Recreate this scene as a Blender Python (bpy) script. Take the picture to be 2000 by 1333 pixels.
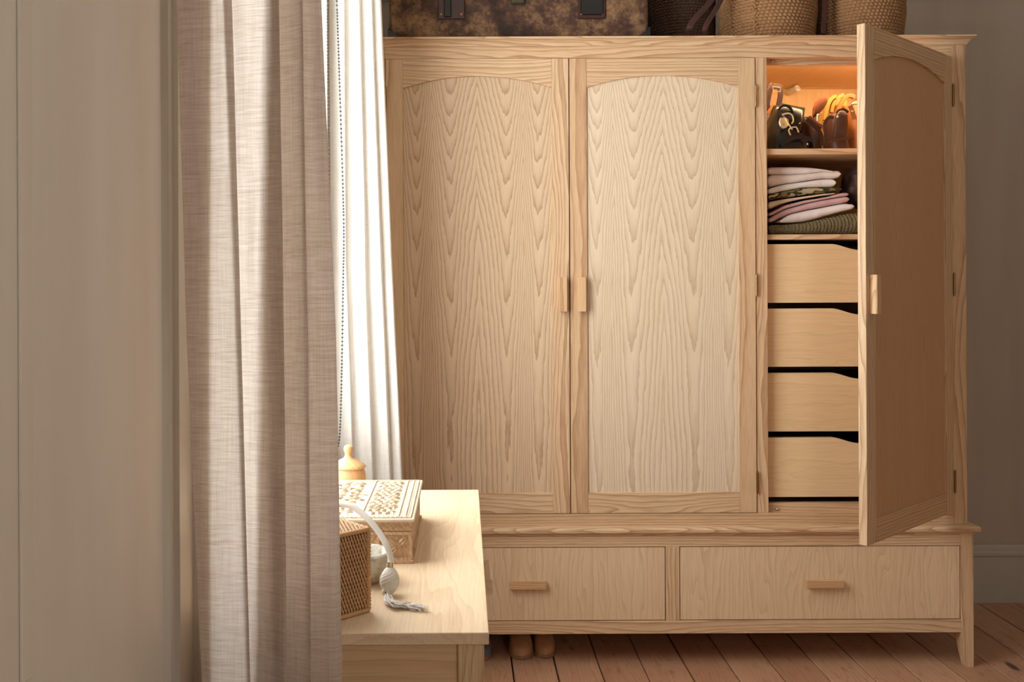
import bpy, math, random
from mathutils import Vector, Matrix, noise
R = math.radians
random.seed(7)
for o in list(bpy.data.objects): bpy.data.objects.remove(o)
scene = bpy.context.scene
COL = scene.collection

# ------------------------------------------------------------------ camera, sky, exposure
CAMZ = 1.245; F = 1800.0; CX, CY = 906.0, 560.0; ROLL = R(0.25)
cam_d = bpy.data.cameras.new('camera'); cam = bpy.data.objects.new('camera', cam_d); COL.objects.link(cam)
cam.location = (0, 0, CAMZ)
cam.rotation_euler = (Matrix.Rotation(ROLL, 3, 'Y') @ Matrix.Rotation(R(90), 3, 'X')).to_euler()
cam_d.sensor_width = 36; cam_d.lens = F/2000*36
cam_d.shift_x = (1000-CX)/2000; cam_d.shift_y = -(666.5-CY)/2000
cam_d.clip_start = 0.02
scene.camera = cam
vs = scene.view_settings
vs.view_transform = 'Standard'; vs.look = 'None'; vs.gamma = 1; vs.use_curve_mapping = False
vs.exposure = -0.10
w = bpy.data.worlds.new('overcast_sky'); scene.world = w; w.use_nodes = True
bg = w.node_tree.nodes['Background']; bg.inputs[0].default_value = (0.985, 0.99, 1.0, 1); bg.inputs[1].default_value = 9.8
def portal(loc, rot, sx, sy):
    l = bpy.data.lights.new('window_portal', 'AREA'); l.shape = 'RECTANGLE'; l.size = sx; l.size_y = sy
    l.cycles.is_portal = True
    o = bpy.data.objects.new('window_portal', l); COL.objects.link(o); o.location = loc; o.rotation_euler = rot
WALLX = -0.40; BACKY = 3.617
WIN = (1.32, 2.56, 0.815, 2.54)           # left window opening: y0,y1,z0,z1
RW = (0.70, 1.22, 1.08, 2.00)            # unseen window added behind the camera as fill light: x0,x1,z0,z1
REARY = -0.75; RIGHTX = 3.3; CEIL = 2.78
portal((WALLX-0.12, (WIN[0]+WIN[1])/2, (WIN[2]+WIN[3])/2), (0, R(-90), 0), WIN[3]-WIN[2], WIN[1]-WIN[0])
portal(((RW[0]+RW[1])/2, REARY-0.12, (RW[2]+RW[3])/2), (R(90), 0, 0), RW[1]-RW[0], RW[3]-RW[2])

# ------------------------------------------------------------------ helpers
def P(px, py, Y):
    """pixel of the 2000x1333 photo + distance Y -> world point"""
    dx, dy = px-CX, py-CY
    c, s = math.cos(ROLL), math.sin(ROLL)
    ux, uy = dx*c - dy*s, dx*s + dy*c
    return Vector((ux*Y/F, Y, CAMZ - uy*Y/F))
def sr(r, g, b):
    f = lambda c: (c/255/12.92) if c/255 <= .04045 else ((c/255+.055)/1.055)**2.4
    return (f(r), f(g), f(b), 1)

class MB:
    def __init__(s): s.v = []; s.f = []
    def add(s, vs_, fs_):
        k = len(s.v); s.v += [Vector(p) for p in vs_]; s.f += [tuple(i+k for i in f) for f in fs_]; return s
    def box(s, x0, x1, y0, y1, z0, z1, bev=0.0):
        x0, x1 = min(x0, x1), max(x0, x1); y0, y1 = min(y0, y1), max(y0, y1); z0, z1 = min(z0, z1), max(z0, z1)
        if bev <= 0:
            return s.add([(x, y, z) for x in (x0, x1) for y in (y0, y1) for z in (z0, z1)],
                         [(0,1,3,2), (4,6,7,5), (0,4,5,1), (2,3,7,6), (0,2,6,4), (1,5,7,3)])
        b = bev; pts = []
        for x, sx in ((x0, 1), (x1, -1)):
            for y, sy in ((y0, 1), (y1, -1)):
                for z, sz in ((z0, 1), (z1, -1)):
                    pts += [(x, y+sy*b, z+sz*b), (x+sx*b, y, z+sz*b), (x+sx*b, y+sy*b, z)]
        i = lambda a, b_, c, k: (a*4+b_*2+c)*3+k
        fs = []
        for a in (0, 1):
            fs.append((i(a,0,0,0), i(a,0,1,0), i(a,1,1,0), i(a,1,0,0)))
            fs.append((i(0,a,0,1), i(1,a,0,1), i(1,a,1,1), i(0,a,1,1)))
            fs.append((i(0,0,a,2), i(0,1,a,2), i(1,1,a,2), i(1,0,a,2)))
        for a in (0, 1):
            for b_ in (0, 1):
                fs.append((i(a,b_,0,0), i(a,b_,1,0), i(a,b_,1,1), i(a,b_,0,1)))
                fs.append((i(a,0,b_,0), i(a,1,b_,0), i(a,1,b_,2), i(a,0,b_,2)))
                fs.append((i(0,a,b_,1), i(1,a,b_,1), i(1,a,b_,2), i(0,a,b_,2)))
                for c in (0, 1): fs.append((i(a,b_,c,0), i(a,b_,c,1), i(a,b_,c,2)))
        return s.add(pts, fs)
    def prism(s, outline, axis, a0, a1):
        """outline: 2D points, extruded along axis (0,1,2)"""
        n = len(outline)
        def mk(p, a):
            return (a, p[0], p[1]) if axis == 0 else ((p[0], a, p[1]) if axis == 1 else (p[0], p[1], a))
        return s.add([mk(p, a0) for p in outline] + [mk(p, a1) for p in outline],
                     [tuple(range(n)), tuple(range(2*n-1, n-1, -1))] + [(i, (i+1) % n, n+(i+1) % n, n+i) for i in range(n)])
    def loft(s, rings, cap0=True, cap1=True, close=True):
        n = len(rings[0]); vs_ = [p for r in rings for p in r]; fs = []
        for i in range(len(rings)-1):
            for j in range(n if close else n-1):
                a, b = i*n+j, i*n+(j+1) % n
                fs.append((a, b, b+n, a+n))
        if cap0: fs.append(tuple(range(n-1, -1, -1)))
        if cap1: fs.append(tuple(range((len(rings)-1)*n, len(rings)*n)))
        return s.add(vs_, fs)
    def tube(s, pts, r, n=8, flat=None, up=None, cap=True):
        """sweep; r number or list; flat=(rx,ry) gives a ribbon whose wide side follows up"""
        pts = [Vector(p) for p in pts]; rings = []; prev = None
        for i, p in enumerate(pts):
            t = (pts[min(i+1, len(pts)-1)] - pts[max(i-1, 0)]).normalized()
            if up is not None: u = Vector(up)
            else: u = prev if prev is not None else (Vector((0, 0, 1)) if abs(t.z) < .9 else Vector((1, 0, 0)))
            u = (u - t*u.dot(t)); u = u.normalized() if u.length > 1e-6 else t.orthogonal().normalized()
            prev = u; b = t.cross(u)
            rr = r[i] if isinstance(r, (list, tuple)) else r
            ra, rb = (flat if flat else (rr, rr))
            if flat:
                ring = [p+u*(ra*x)+b*(rb*y) for x, y in ((-1,-.6), (-.94,-1), (.94,-1), (1,-.6), (1,.6), (.94,1), (-.94,1), (-1,.6))]
            else:
                ring = [p+u*(ra*math.cos(2*math.pi*k/n))+b*(rb*math.sin(2*math.pi*k/n)) for k in range(n)]
            rings.append(ring)
        return s.loft(rings, cap, cap)
    def lathe(s, prof, cx, cy, n=40, mod=None):
        rings = []
        for k, (r, z) in enumerate(prof):
            ring = []
            for j in range(n):
                a = 2*math.pi*j/n; rr = r + (mod(k, a, r, z) if mod else 0)
                ring.append((cx+rr*math.cos(a), cy+rr*math.sin(a), z))
            rings.append(ring)
        return s.loft(rings)
    def ellipsoid(s, c, r, n=10, m=7, rot=None):
        rings = []
        c = Vector(c)
        for i in range(m+1):
            t = math.pi*(i+.02)/(m+.04)
            ring = []
            for j in range(n):
                a = 2*math.pi*j/n
                q = Vector((r[0]*math.sin(t)*math.cos(a), r[1]*math.sin(t)*math.sin(a), -r[2]*math.cos(t)))
                ring.append(c + (rot @ q if rot else q))
            rings.append(ring)
        return s.loft(rings)
    def build(s, name, mat, parent=None, smooth=False, origin=None, keep=None):
        """vertices are given in the frame of the unrotated chain of parents (see WL)"""
        if origin is None:
            lo = Vector([min(p[k] for p in s.v) for k in range(3)]); hi = Vector([max(p[k] for p in s.v) for k in range(3)])
            origin = (lo+hi)/2
        origin = Vector(origin)
        me = bpy.data.meshes.new(name)
        me.from_pydata([p-origin for p in s.v], [], s.f); me.update()
        import bmesh
        bm = bmesh.new(); bm.from_mesh(me); bmesh.ops.recalc_face_normals(bm, faces=bm.faces); bm.to_mesh(me); bm.free()
        if mat: me.materials.append(mat)
        if smooth:
            me.polygons.foreach_set('use_smooth', [True]*len(me.polygons))
            if smooth != 'all': me.set_sharp_from_angle(angle=R(smooth if smooth is not True else 40))
        o = bpy.data.objects.new(name, me); COL.objects.link(o)
        base = WL.get(parent.name, Vector()) if parent else Vector()
        o.parent = parent; o.location = origin-base
        WL[o.name] = origin.copy()
        return o
WL = {}
def empty(name, loc):
    o = bpy.data.objects.new(name, None); COL.objects.link(o); o.location = loc; o.empty_display_size = .1
    WL[o.name] = Vector(loc); return o
def tag(o, label, cat, group=None):
    o['label'] = label; o['category'] = cat
    if group: o['group'] = group
    return o
def struct(o): o['kind'] = 'structure'; return o
def bx(name, mat, parent, *a, bev=0.0, smooth=False, origin=None):
    return MB().box(*a, bev=bev).build(name, mat, parent, smooth, origin)
def crom(pts, n):
    """Catmull-Rom through pts, n samples"""
    pts = [Vector(p) for p in pts]; m = len(pts)-1; out = []
    for i in range(n):
        t = i/(n-1)*m; k = min(int(t), m-1); u = t-k
        p0, p1, p2, p3 = pts[max(k-1, 0)], pts[k], pts[k+1], pts[min(k+2, m)]
        out.append(.5*((2*p1)+(p2-p0)*u+(2*p0-5*p1+4*p2-p3)*u*u+(3*p1-p0-3*p2+p3)*u**3))
    return out
def se_ring(cx, cy, z, rx, ry, n=24, e=2.6, tz=None):
    out = []
    for j in range(n):
        a = 2*math.pi*j/n; c, s_ = math.cos(a), math.sin(a)
        x = rx*math.copysign(abs(c)**(2/e), c); y = ry*math.copysign(abs(s_)**(2/e), s_)
        out.append(Vector((cx+x, cy+y, z+(tz(x, y) if tz else 0))))
    return out
def interp(tab, x):
    if x <= tab[0][0]: return tab[0][1]
    for (a, va), (b, vb) in zip(tab, tab[1:]):
        if x <= b:
            t = (x-a)/(b-a); return va+(vb-va)*t
    return tab[-1][1]

# ------------------------------------------------------------------ materials
class NT:
    def __init__(s, name):
        s.m = bpy.data.materials.new(name); s.m.use_nodes = True; s.t = s.m.node_tree
        s.b = s.t.nodes['Principled BSDF']; s.out = s.t.nodes['Material Output']
    def n(s, typ, **kw):
        nd = s.t.nodes.new(typ)
        for k, v in kw.items(): setattr(nd, k, v)
        return nd
    def put(s, sock, v):
        if hasattr(v, 'links') or isinstance(v, bpy.types.NodeSocket): s.t.links.new(v, sock)
        else: sock.default_value = v
    def math(s, op, a, b=None, c=None, clamp=False):
        nd = s.n('ShaderNodeMath', operation=op); nd.use_clamp = clamp
        s.put(nd.inputs[0], a)
        if b is not None: s.put(nd.inputs[1], b)
        if c is not None: s.put(nd.inputs[2], c)
        return nd.outputs[0]
    def vmath(s, op, a, b=None):
        nd = s.n('ShaderNodeVectorMath', operation=op); s.put(nd.inputs[0], a)
        if b is not None: s.put(nd.inputs[1], b)
        return nd.outputs[0]
    def obj(s): return s.n('ShaderNodeTexCoord').outputs['Object']
    def rnd(s): return s.n('ShaderNodeObjectInfo').outputs['Random']
    def sep(s, v):
        nd = s.n('ShaderNodeSeparateXYZ'); s.put(nd.inputs[0], v); return nd.outputs
    def comb(s, x, y, z):
        nd = s.n('ShaderNodeCombineXYZ'); s.put(nd.inputs[0], x); s.put(nd.inputs[1], y); s.put(nd.inputs[2], z); return nd.outputs[0]
    def noise(s, vec, scale=1.0, detail=2.0, rough=.5):
        nd = s.n('ShaderNodeTexNoise'); s.put(nd.inputs['Vector'], vec)
        nd.inputs['Scale'].default_value = scale; nd.inputs['Detail'].default_value = detail; nd.inputs['Roughness'].default_value = rough
        return nd.outputs['Fac']
    def ramp(s, fac, stops, interp='LINEAR'):
        nd = s.n('ShaderNodeValToRGB'); cr = nd.color_ramp; cr.interpolation = interp
        while len(cr.elements) < len(stops): cr.elements.new(.5)
        for e, (p, c) in zip(cr.elements, stops):
            e.position = p; e.color = c if isinstance(c, tuple) else (c, c, c, 1)
        s.put(nd.inputs[0], fac); return nd.outputs[0]
    def mix(s, fac, a, b, mode='MIX'):
        nd = s.n('ShaderNodeMix', data_type='RGBA', blend_type=mode)
        s.put(nd.inputs['Factor'], fac); s.put(nd.inputs['A'], a); s.put(nd.inputs['B'], b); return nd.outputs['Result']
    def bump(s, h, strength=.2, dist=.002):
        nd = s.n('ShaderNodeBump'); nd.inputs['Strength'].default_value = strength; nd.inputs['Distance'].default_value = dist
        s.put(nd.inputs['Height'], h); s.t.links.new(nd.outputs[0], s.b.inputs['Normal'])
    def done(s, col=None, rough=.5, metal=0, spec=None):
        if col is not None: s.put(s.b.inputs['Base Color'], col)
        s.put(s.b.inputs['Roughness'], rough); s.b.inputs['Metallic'].default_value = metal
        if spec is not None: s.b.inputs['Specular IOR Level'].default_value = spec
        return s.m

def wood(name, axis, light, mid, dark, freq=95, warp=.012, tilt=.05, off=.10, pore=.10, rough=.5, contrast=1.0):
    """timber sawn from a log: rings around an axis that runs along the grain, slightly tilted"""
    t = NT(name); x, y, z = t.sep(t.obj())
    if axis == 0: a, b, c = x, y, z
    elif axis == 1: a, b, c = y, x, z
    else: a, b, c = z, x, y
    r = t.rnd()
    a = t.math('ADD', a, t.math('MULTIPLY', r, 17.0))
    r2 = t.math('FRACT', t.math('MULTIPLY', r, 7.31)); r3 = t.math('FRACT', t.math('MULTIPLY', r, 23.7))
    long = t.comb(t.math('MULTIPLY', b, 9.0), t.math('MULTIPLY', c, 9.0), t.math('MULTIPLY', a, 1.6))
    n1 = t.math('MULTIPLY', t.math('SUBTRACT', t.noise(long, 1.0, 3.0, .55), .5), warp*6)
    n2 = t.math('MULTIPLY', t.math('SUBTRACT', t.noise(t.comb(t.math('MULTIPLY', b, 60.), t.math('MULTIPLY', c, 60.), t.math('MULTIPLY', a, 9.)), 1.0, 2.0), .5), warp*.35)
    wav = t.math('MULTIPLY', t.math('SINE', t.math('MULTIPLY', a, 5.5)), tilt*.3)
    bb = t.math('ADD', t.math('ADD', b, n1), t.math('ADD', wav, t.math('MULTIPLY', t.math('SUBTRACT', r2, .5), off)))
    cc = t.math('ADD', t.math('ADD', c, n2), t.math('ADD', t.math('MULTIPLY', r3, off), .015))
    rr = t.math('SQRT', t.math('ADD', t.math('MULTIPLY', bb, bb), t.math('MULTIPLY', cc, cc)))
    v = t.math('MULTIPLY', rr, freq)
    v = t.math('ADD', v, t.math('MULTIPLY', t.noise(t.comb(t.math('MULTIPLY', rr, 25.), 0.0, 0.0), 1.0, 1.0), 2.5))
    fr = t.math('FRACT', v)
    ring = t.ramp(fr, [(0, 0.0), (.55, .22*contrast), (.86, .75*contrast), (.93, 1.0*contrast), (1, 0.0)])
    tone = t.noise(t.comb(t.math('MULTIPLY', b, 5.), t.math('MULTIPLY', c, 5.), t.math('MULTIPLY', a, .8)), 1.0, 2.0)
    base = t.mix(t.math('ADD', t.math('MULTIPLY', tone, .8), t.math('MULTIPLY', t.math('SUBTRACT', r3, .5), .5), clamp=True), light, mid)
    col = t.mix(t.math('MULTIPLY', ring, .75), base, dark)
    pn = t.noise(t.comb(t.math('MULTIPLY', b, 520.), t.math('MULTIPLY', c, 520.), t.math('MULTIPLY', a, 14.)), 1.0, 2.0)
    pr = t.ramp(pn, [(.38, 1-pore*1.6), (.55, 1.0), (1, 1.0)])
    col = t.mix(1.0, col, pr, 'MULTIPLY')
    t.bump(t.math('ADD', pn, ring), .12, .0006)
    return t.done(col, rough, spec=.35)

def veneer(name, sgn, width, seed, light, mid, dark, tab, freq=14.5, contrast=1.0, knee=.78):
    """book-matched crown-cut ash leaves: nested chevrons that repeat across the panel"""
    t = NT(name); x, y, z = t.sep(t.obj())
    jit = t.math('MULTIPLY', t.math('SUBTRACT', t.noise(t.comb(t.math('MULTIPLY', x, 7.), seed*1.0, t.math('MULTIPLY', z, 2.2)), 1.0, 2.0), .5), .036)
    m = t.math('ABSOLUTE', t.math('ADD', t.math('SUBTRACT', x, sgn*width/2), jit))
    g = t.ramp(t.math('DIVIDE', m, .25), [(p, v) for p, v in tab])
    # rings pack together toward the top of the sheet and stretch into long flames lower down
    zz = t.math('ADD', t.math('MULTIPLY', z, 1.6), t.math('MULTIPLY', t.math('MULTIPLY', z, t.math('MULTIPLY', z, z)), 2.7))
    big = t.math('MULTIPLY', t.noise(t.comb(t.math('MULTIPLY', m, 4.), seed+3., t.math('MULTIPLY', z, 2.0)), 1.0, 2.0), 1.8)
    teeth = t.math('MULTIPLY', t.noise(t.comb(t.math('MULTIPLY', m, 70.), seed+9., t.math('MULTIPLY', z, 11.)), 1.0, 3.0, .6), .85)
    v = t.math('ADD', t.math('ADD', zz, big), t.math('ADD', t.math('MULTIPLY', g, 5.6), teeth))
    fr = t.math('FRACT', v)
    ring = t.ramp(fr, [(0, 1.0*contrast), (.09, .70*contrast), (.30, .34*contrast), (.6, .10*contrast), (.93, 0.0), (1, .9*contrast)])
    fine = t.noise(t.comb(t.math('MULTIPLY', x, 330.), 0.0, t.math('MULTIPLY', z, 10.)), 1.0, 2.0)
    tone = t.noise(t.comb(t.math('MULTIPLY', x, 9.), seed, t.math('MULTIPLY', z, .9)), 1.0, 2.0)
    base = t.mix(tone, light, mid)
    col = t.mix(t.math('MULTIPLY', ring, .74), base, dark)
    col = t.mix(1.0, col, t.ramp(fine, [(.35, .93), (.6, 1.0)]), 'MULTIPLY')
    t.bump(t.math('ADD', fine, ring), .08, .0005)
    return t.done(col, .5, spec=.35)

ASH_L, ASH_M, ASH_D = sr(226, 194, 157), sr(211, 173, 132), sr(162, 115, 76)
ash_x = wood('ash_grain_across', 0, ASH_L, ASH_M, ASH_D)
ash_z = wood('ash_grain_upright', 2, ASH_L, ASH_M, ASH_D)
ash_y = wood('ash_grain_deep', 1, ASH_L, ASH_M, ASH_D)
ash_end = wood('ash_handle', 2, sr(226, 190, 148), sr(216, 176, 132), sr(180, 134, 92), freq=160, warp=.006)
ash_hx = wood('ash_handle_across', 0, sr(218, 178, 134), sr(206, 164, 120), sr(170, 122, 82), freq=160, warp=.006)
maple_z = wood('maple_front_upright', 2, sr(228, 199, 163), sr(216, 183, 146), sr(188, 148, 110), freq=60, warp=.03, pore=.05, contrast=.6)
birch_x = wood('birch_ply_across', 0, sr(234, 204, 160), sr(224, 190, 144), sr(204, 166, 120), freq=28, warp=.05, pore=.05, contrast=.45)
carc = wood('carcass_birch', 2, sr(230, 198, 152), sr(220, 184, 138), sr(202, 162, 116), freq=30, pore=.03, contrast=.4)
desk_y = wood('desk_maple_deep', 1, sr(234, 209, 176), sr(225, 195, 158), sr(206, 168, 128), freq=38, warp=.045, tilt=.09, pore=.05, contrast=.6)
desk_x = wood('desk_maple_across', 0, sr(226, 194, 154), sr(214, 178, 138), sr(190, 148, 108), freq=46, warp=.03, pore=.06, contrast=.65)
desk_z = wood('desk_ash_upright', 2, sr(228, 198, 160), sr(216, 182, 142), sr(182, 140, 100), freq=110, pore=.1)
TAB = [(0, 0.0), (.06, .17), (.14, .38), (.22, .62), (.29, .86), (.335, .965), (.37, 1.0), (.41, .96), (.46, .84), (.52, .58), (.57, .28), (.60, .08), (.63, .30), (.68, .64), (.74, .92), (.79, 1.0), (.84, .95), (.92, .7), (1.0, .3)]
TAB2 = [(0, .02), (.06, .18), (.13, .36), (.21, .58), (.29, .82), (.36, .97), (.40, 1.0), (.44, .96), (.50, .80), (.56, .52), (.61, .25), (.645, .06), (.68, .28), (.74, .64), (.80, .93), (.855, 1.0), (.91, .93), (.96, .78), (1.0, .55)]

def paint(name, c1, c2, scale=1.3, rough=.7, streak=(6, 6, .8)):
    t = NT(name); v = t.vmath('MULTIPLY', t.obj(), streak)
    n = t.noise(v, scale, 4, .6); f = t.noise(t.obj(), 260, 2)
    col = t.mix(t.ramp(n, [(.35, 0.0), (.7, 1.0)]), c1, c2)
    t.bump(t.math('ADD', t.math('MULTIPLY', n, .5), f), .15, .0008)
    return t.done(col, rough)
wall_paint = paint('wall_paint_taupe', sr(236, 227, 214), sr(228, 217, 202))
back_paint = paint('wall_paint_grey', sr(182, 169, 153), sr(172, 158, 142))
trim_paint = paint('trim_paint', sr(220, 212, 200), sr(212, 203, 190), 2.0, .45)
base_paint = paint('skirting_paint', sr(186, 178, 168), sr(178, 169, 158), 2.0, .5)
white_paint = paint('window_white_paint', sr(238, 236, 230), sr(232, 229, 222), 2.0, .4)
ceil_paint = paint('ceiling_paint', sr(236, 232, 224), sr(230, 226, 218))

def pine():
    t = NT('aged_pine_boards'); x, y, z = t.sep(t.obj()); r = t.rnd()
    yy = t.math('ADD', y, t.math('MULTIPLY', r, 31.))
    n1 = t.noise(t.comb(t.math('MULTIPLY', x, 16.), r, t.math('MULTIPLY', yy, 1.1)), 1.0, 3.0)
    # knots: stretched cells
    vo = t.n('ShaderNodeTexVoronoi'); t.put(vo.inputs['Vector'], t.comb(t.math('MULTIPLY', x, 9.), t.math('MULTIPLY', r, 9.), t.math('MULTIPLY', yy, 3.2)))
    vo.inputs['Scale'].default_value = 1.0
    kd = vo.outputs['Distance']
    v = t.math('ADD', t.math('MULTIPLY', x, 95.), t.math('ADD', t.math('MULTIPLY', n1, 9.), t.math('MULTIPLY', t.math('POWER', t.math('SUBTRACT', 1.0, kd, clamp=True), 6.0), 7.)))
    ring = t.ramp(t.math('FRACT', v), [(0, 0.0), (.6, .35), (.9, 1.0), (1, 0.0)])
    tone = t.math('ADD', t.math('MULTIPLY', t.noise(t.comb(t.math('MULTIPLY', x, 6.), r, t.math('MULTIPLY', yy, 1.4)), 1.0, 3.0), .8), t.math('MULTIPLY', t.math('SUBTRACT', r, .5), .7), clamp=True)
    base = t.mix(tone, sr(202, 158, 126), sr(170, 122, 92))
    col = t.mix(t.math('MULTIPLY', ring, .35), base, sr(146, 98, 70))
    knot = t.ramp(kd, [(0.0, 1.0), (.09, 1.0), (.13, .3), (.19, 0.0)])
    col = t.mix(t.math('MULTIPLY', knot, .85), col, sr(58, 34, 22))
    dirt = t.noise(t.comb(t.math('MULTIPLY', x, 40.), r, t.math('MULTIPLY', yy, 12.)), 1.0, 4.0, .65)
    col = t.mix(t.ramp(dirt, [(.58, 0.0), (.74, .5)]), col, sr(96, 62, 44))
    t.bump(t.math('ADD', ring, dirt), .25, .0015)
    return t.done(col, t.ramp(dirt, [(.3, .38), (.7, .6)]))
pine_m = pine()
def plain(name, c, rough=.5, metal=0, var=.08, scale=40, bump=0.0, bscale=200, spec=None):
    t = NT(name); n = t.noise(t.obj(), scale, 3)
    d = tuple(c[i]*(1-var*2) for i in range(3))+(1,)
    if bump: t.bump(t.noise(t.obj(), bscale, 3), bump, .001)
    return t.done(t.mix(n, c, d), rough, metal, spec)
subfloor = plain('dark_subfloor', sr(40, 30, 24), .9)
brass = plain('aged_brass', sr(160, 128, 88), .35, 1.0)
dark_metal = plain('dark_runner_metal', sr(60, 56, 54), .35, .9)
steel = plain('polished_steel', sr(210, 210, 210), .2, 1.0)
gold = plain('pale_gold_metal', sr(240, 218, 170), .28, .7)
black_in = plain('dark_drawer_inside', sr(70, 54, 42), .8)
plastic_w = plain('white_plastic', sr(236, 230, 220), .35)
chain_m = plain('dark_bead_chain', sr(70, 68, 68), .35, .6)
def leather(name, c, rough=.38, bs=380):
    t = NT(name); n = t.noise(t.obj(), 26, 4, .6); f = t.noise(t.obj(), bs, 2)
    d = tuple(x*.6 for x in c[:3])+(1,)
    t.bump(f, .25, .0008); return t.done(t.mix(t.ramp(n, [(.3, 0.0), (.75, 1.0)]), c, d), rough, spec=.5)
lea_black = leather('black_leather', sr(28, 25, 25), .26)
lea_maroon = leather('dark_brown_leather', sr(60, 30, 22), .42)
lea_choc = leather('chocolate_leather', sr(80, 45, 30), .52)
lea_red = leather('chestnut_leather', sr(150, 84, 54), .42)
lea_tan = leather('tan_leather', sr(186, 116, 60), .42)
lea_must = leather('mustard_suede', sr(190, 138, 62), .75)
lea_strap = leather('basket_strap_leather', sr(70, 36, 28), .34)

def linen(name, c1, c2, trans, tcol, slub=.5):
    t = NT(name); x, y, z = t.sep(t.obj())
    h = t.noise(t.comb(t.math('MULTIPLY', x, 34.), t.math('MULTIPLY', y, 34.), t.math('MULTIPLY', z, 620.)), 1.0, 3.0, .6)
    vth = t.noise(t.comb(t.math('MULTIPLY', x, 900.), t.math('MULTIPLY', y, 900.), t.math('MULTIPLY', z, 14.)), 1.0, 2.0, .5)
    streak = t.ramp(h, [(.28, 0.0), (.5, .55), (.72, 1.0)])
    col = t.mix(streak, c2, c1)
    col = t.mix(1.0, col, t.ramp(vth, [(.3, .88), (.6, 1.0)]), 'MULTIPLY')
    t.bump(t.math('ADD', h, t.math('MULTIPLY', vth, .6)), .3*slub*2, .0012)
    t.done(col, .9, spec=.1)
    tr = t.n('ShaderNodeBsdfTranslucent'); t.put(tr.inputs[0], t.mix(1.0, col, tcol, 'MULTIPLY'))
    mx = t.n('ShaderNodeMixShader'); mx.inputs[0].default_value = trans
    t.t.links.new(t.b.outputs[0], mx.inputs[1]); t.t.links.new(tr.outputs[0], mx.inputs[2]); t.t.links.new(mx.outputs[0], t.out.inputs[0])
    return t.m
linen_beige = linen('natural_linen', sr(240, 234, 229), sr(212, 198, 186), .72, sr(255, 254, 252))
linen_lit = linen('lit_linen', sr(244, 240, 234), sr(232, 226, 216), .35, sr(255, 248, 240), .3)  # lighter copy of the linen, bright window light put into its colour

# ------------------------------------------------------------------ room shell
T = .10
def wall_with_hole(name, mat, axis, at, a0, a1, hole, z1, thick):
    mb = MB(); h0, h1, k0, k1 = hole
    def b(p0, p1, q0, q1):
        lo, hi = min(at, at+thick), max(at, at+thick)
        if axis == 0: mb.box(lo, hi, p0, p1, q0, q1)
        else: mb.box(p0, p1, lo, hi, q0, q1)
    b(a0, h0, 0, z1); b(h1, a1, 0, z1); b(h0, h1, 0, k0); b(h0, h1, k1, z1)
    return struct(mb.build(name, mat))
wall_with_hole('wall_left', wall_paint, 0, WALLX, REARY, BACKY, WIN, CEIL, -T)
wall_with_hole('wall_rear', wall_paint, 1, REARY, WALLX-T, RIGHTX+T, RW, CEIL, -T)
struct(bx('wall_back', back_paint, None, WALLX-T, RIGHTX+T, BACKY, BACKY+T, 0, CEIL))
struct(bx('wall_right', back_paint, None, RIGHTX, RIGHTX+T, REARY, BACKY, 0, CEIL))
struct(bx('ceiling', ceil_paint, None, WALLX-T, RIGHTX+T, REARY-T, BACKY+T, CEIL, CEIL+.1))
floor = struct(bx('floor', subfloor, None, WALLX-T, RIGHTX+T, REARY-T, BACKY+T, -.12, -.028))
# floorboards: one object each, seams measured from the photo (142 mm pitch, running away from the camera)
x = P(1001, 1291, 3.065).x - .142*4 ; i = 0
while x < RIGHTX:
    rg = random.Random(i); xw = .1375 + rg.uniform(-.0015, .0015); dz = rg.uniform(-.0018, .0008)
    x0, x1 = max(x, WALLX+.001), min(x+xw, RIGHTX-.001)
    if x1-x0 > .02:
        mb = MB().box(x0, x1, REARY+.005, BACKY-.004, -.026+0*dz, dz, bev=.002)
        mb.build('floorboard', pine_m, floor)
    x += .142; i += 1
# skirtings with a moulded top
def skirting(name, axis, at, a0, a1, d, h=.225, mat=base_paint):
    prof = [(0, 0), (.020, 0), (.020, h-.045), (.026, h-.04), (.026, h-.03), (.018, h-.022), (.016, h-.008), (.010, h), (0, h)]
    pr = [(at+d*p, z) for p, z in prof]
    mb = MB()
    if axis == 'x': mb.prism(pr, 0, a0, a1)
    else: mb.prism(pr, 1, a0, a1)
    return struct(mb.build(name, mat))
skirting('baseboard_back', 'x', BACKY, WALLX, RIGHTX, -1)
skirting('baseboard_right', 'y', RIGHTX, REARY, BACKY-.03, -1)
skirting('baseboard_left', 'y', WALLX, REARY+.03, BACKY-.03, 1, mat=trim_paint)
def rail(name, axis, at, a0, a1, d, z):
    pr = [(at, z), (at+d*.012, z), (at+d*.02, z+.012), (at+d*.034, z+.02), (at+d*.034, z+.034), (at+d*.012, z+.05), (at, z+.05)]
    return struct(MB().prism(pr, 0 if axis == 'x' else 1, a0, a1).build(name, mat=base_paint))
rail('trim_1', 'x', BACKY, WALLX, RIGHTX, -1, 2.366)
rail('trim_2', 'y', RIGHTX, REARY, BACKY-.035, -1, 2.366)
# upright bead on the near wall, window architrave with stepped edges
struct(MB().box(WALLX, WALLX+.0025, .826, .852, .89, CEIL, bev=.002).build('trim_3', wall_paint))
def architrave(y0, y1, z0, z1):
    mb = MB(); x = WALLX
    for (a, b, d) in ((0, .012, .022), (.012, .055, .014), (.055, .085, .018), (.085, .1, .01)):
        mb.box(x, x+d, y0-b, y0-a, z0, z1+b); mb.box(x, x+d, y1+a, y1+b, z0, z1+b); mb.box(x, x+d, y0, y1, z1+a, z1+b)
    return struct(mb.build('trim_4', trim_paint))
architrave(WIN[0], WIN[1], .23, WIN[3])

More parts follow.
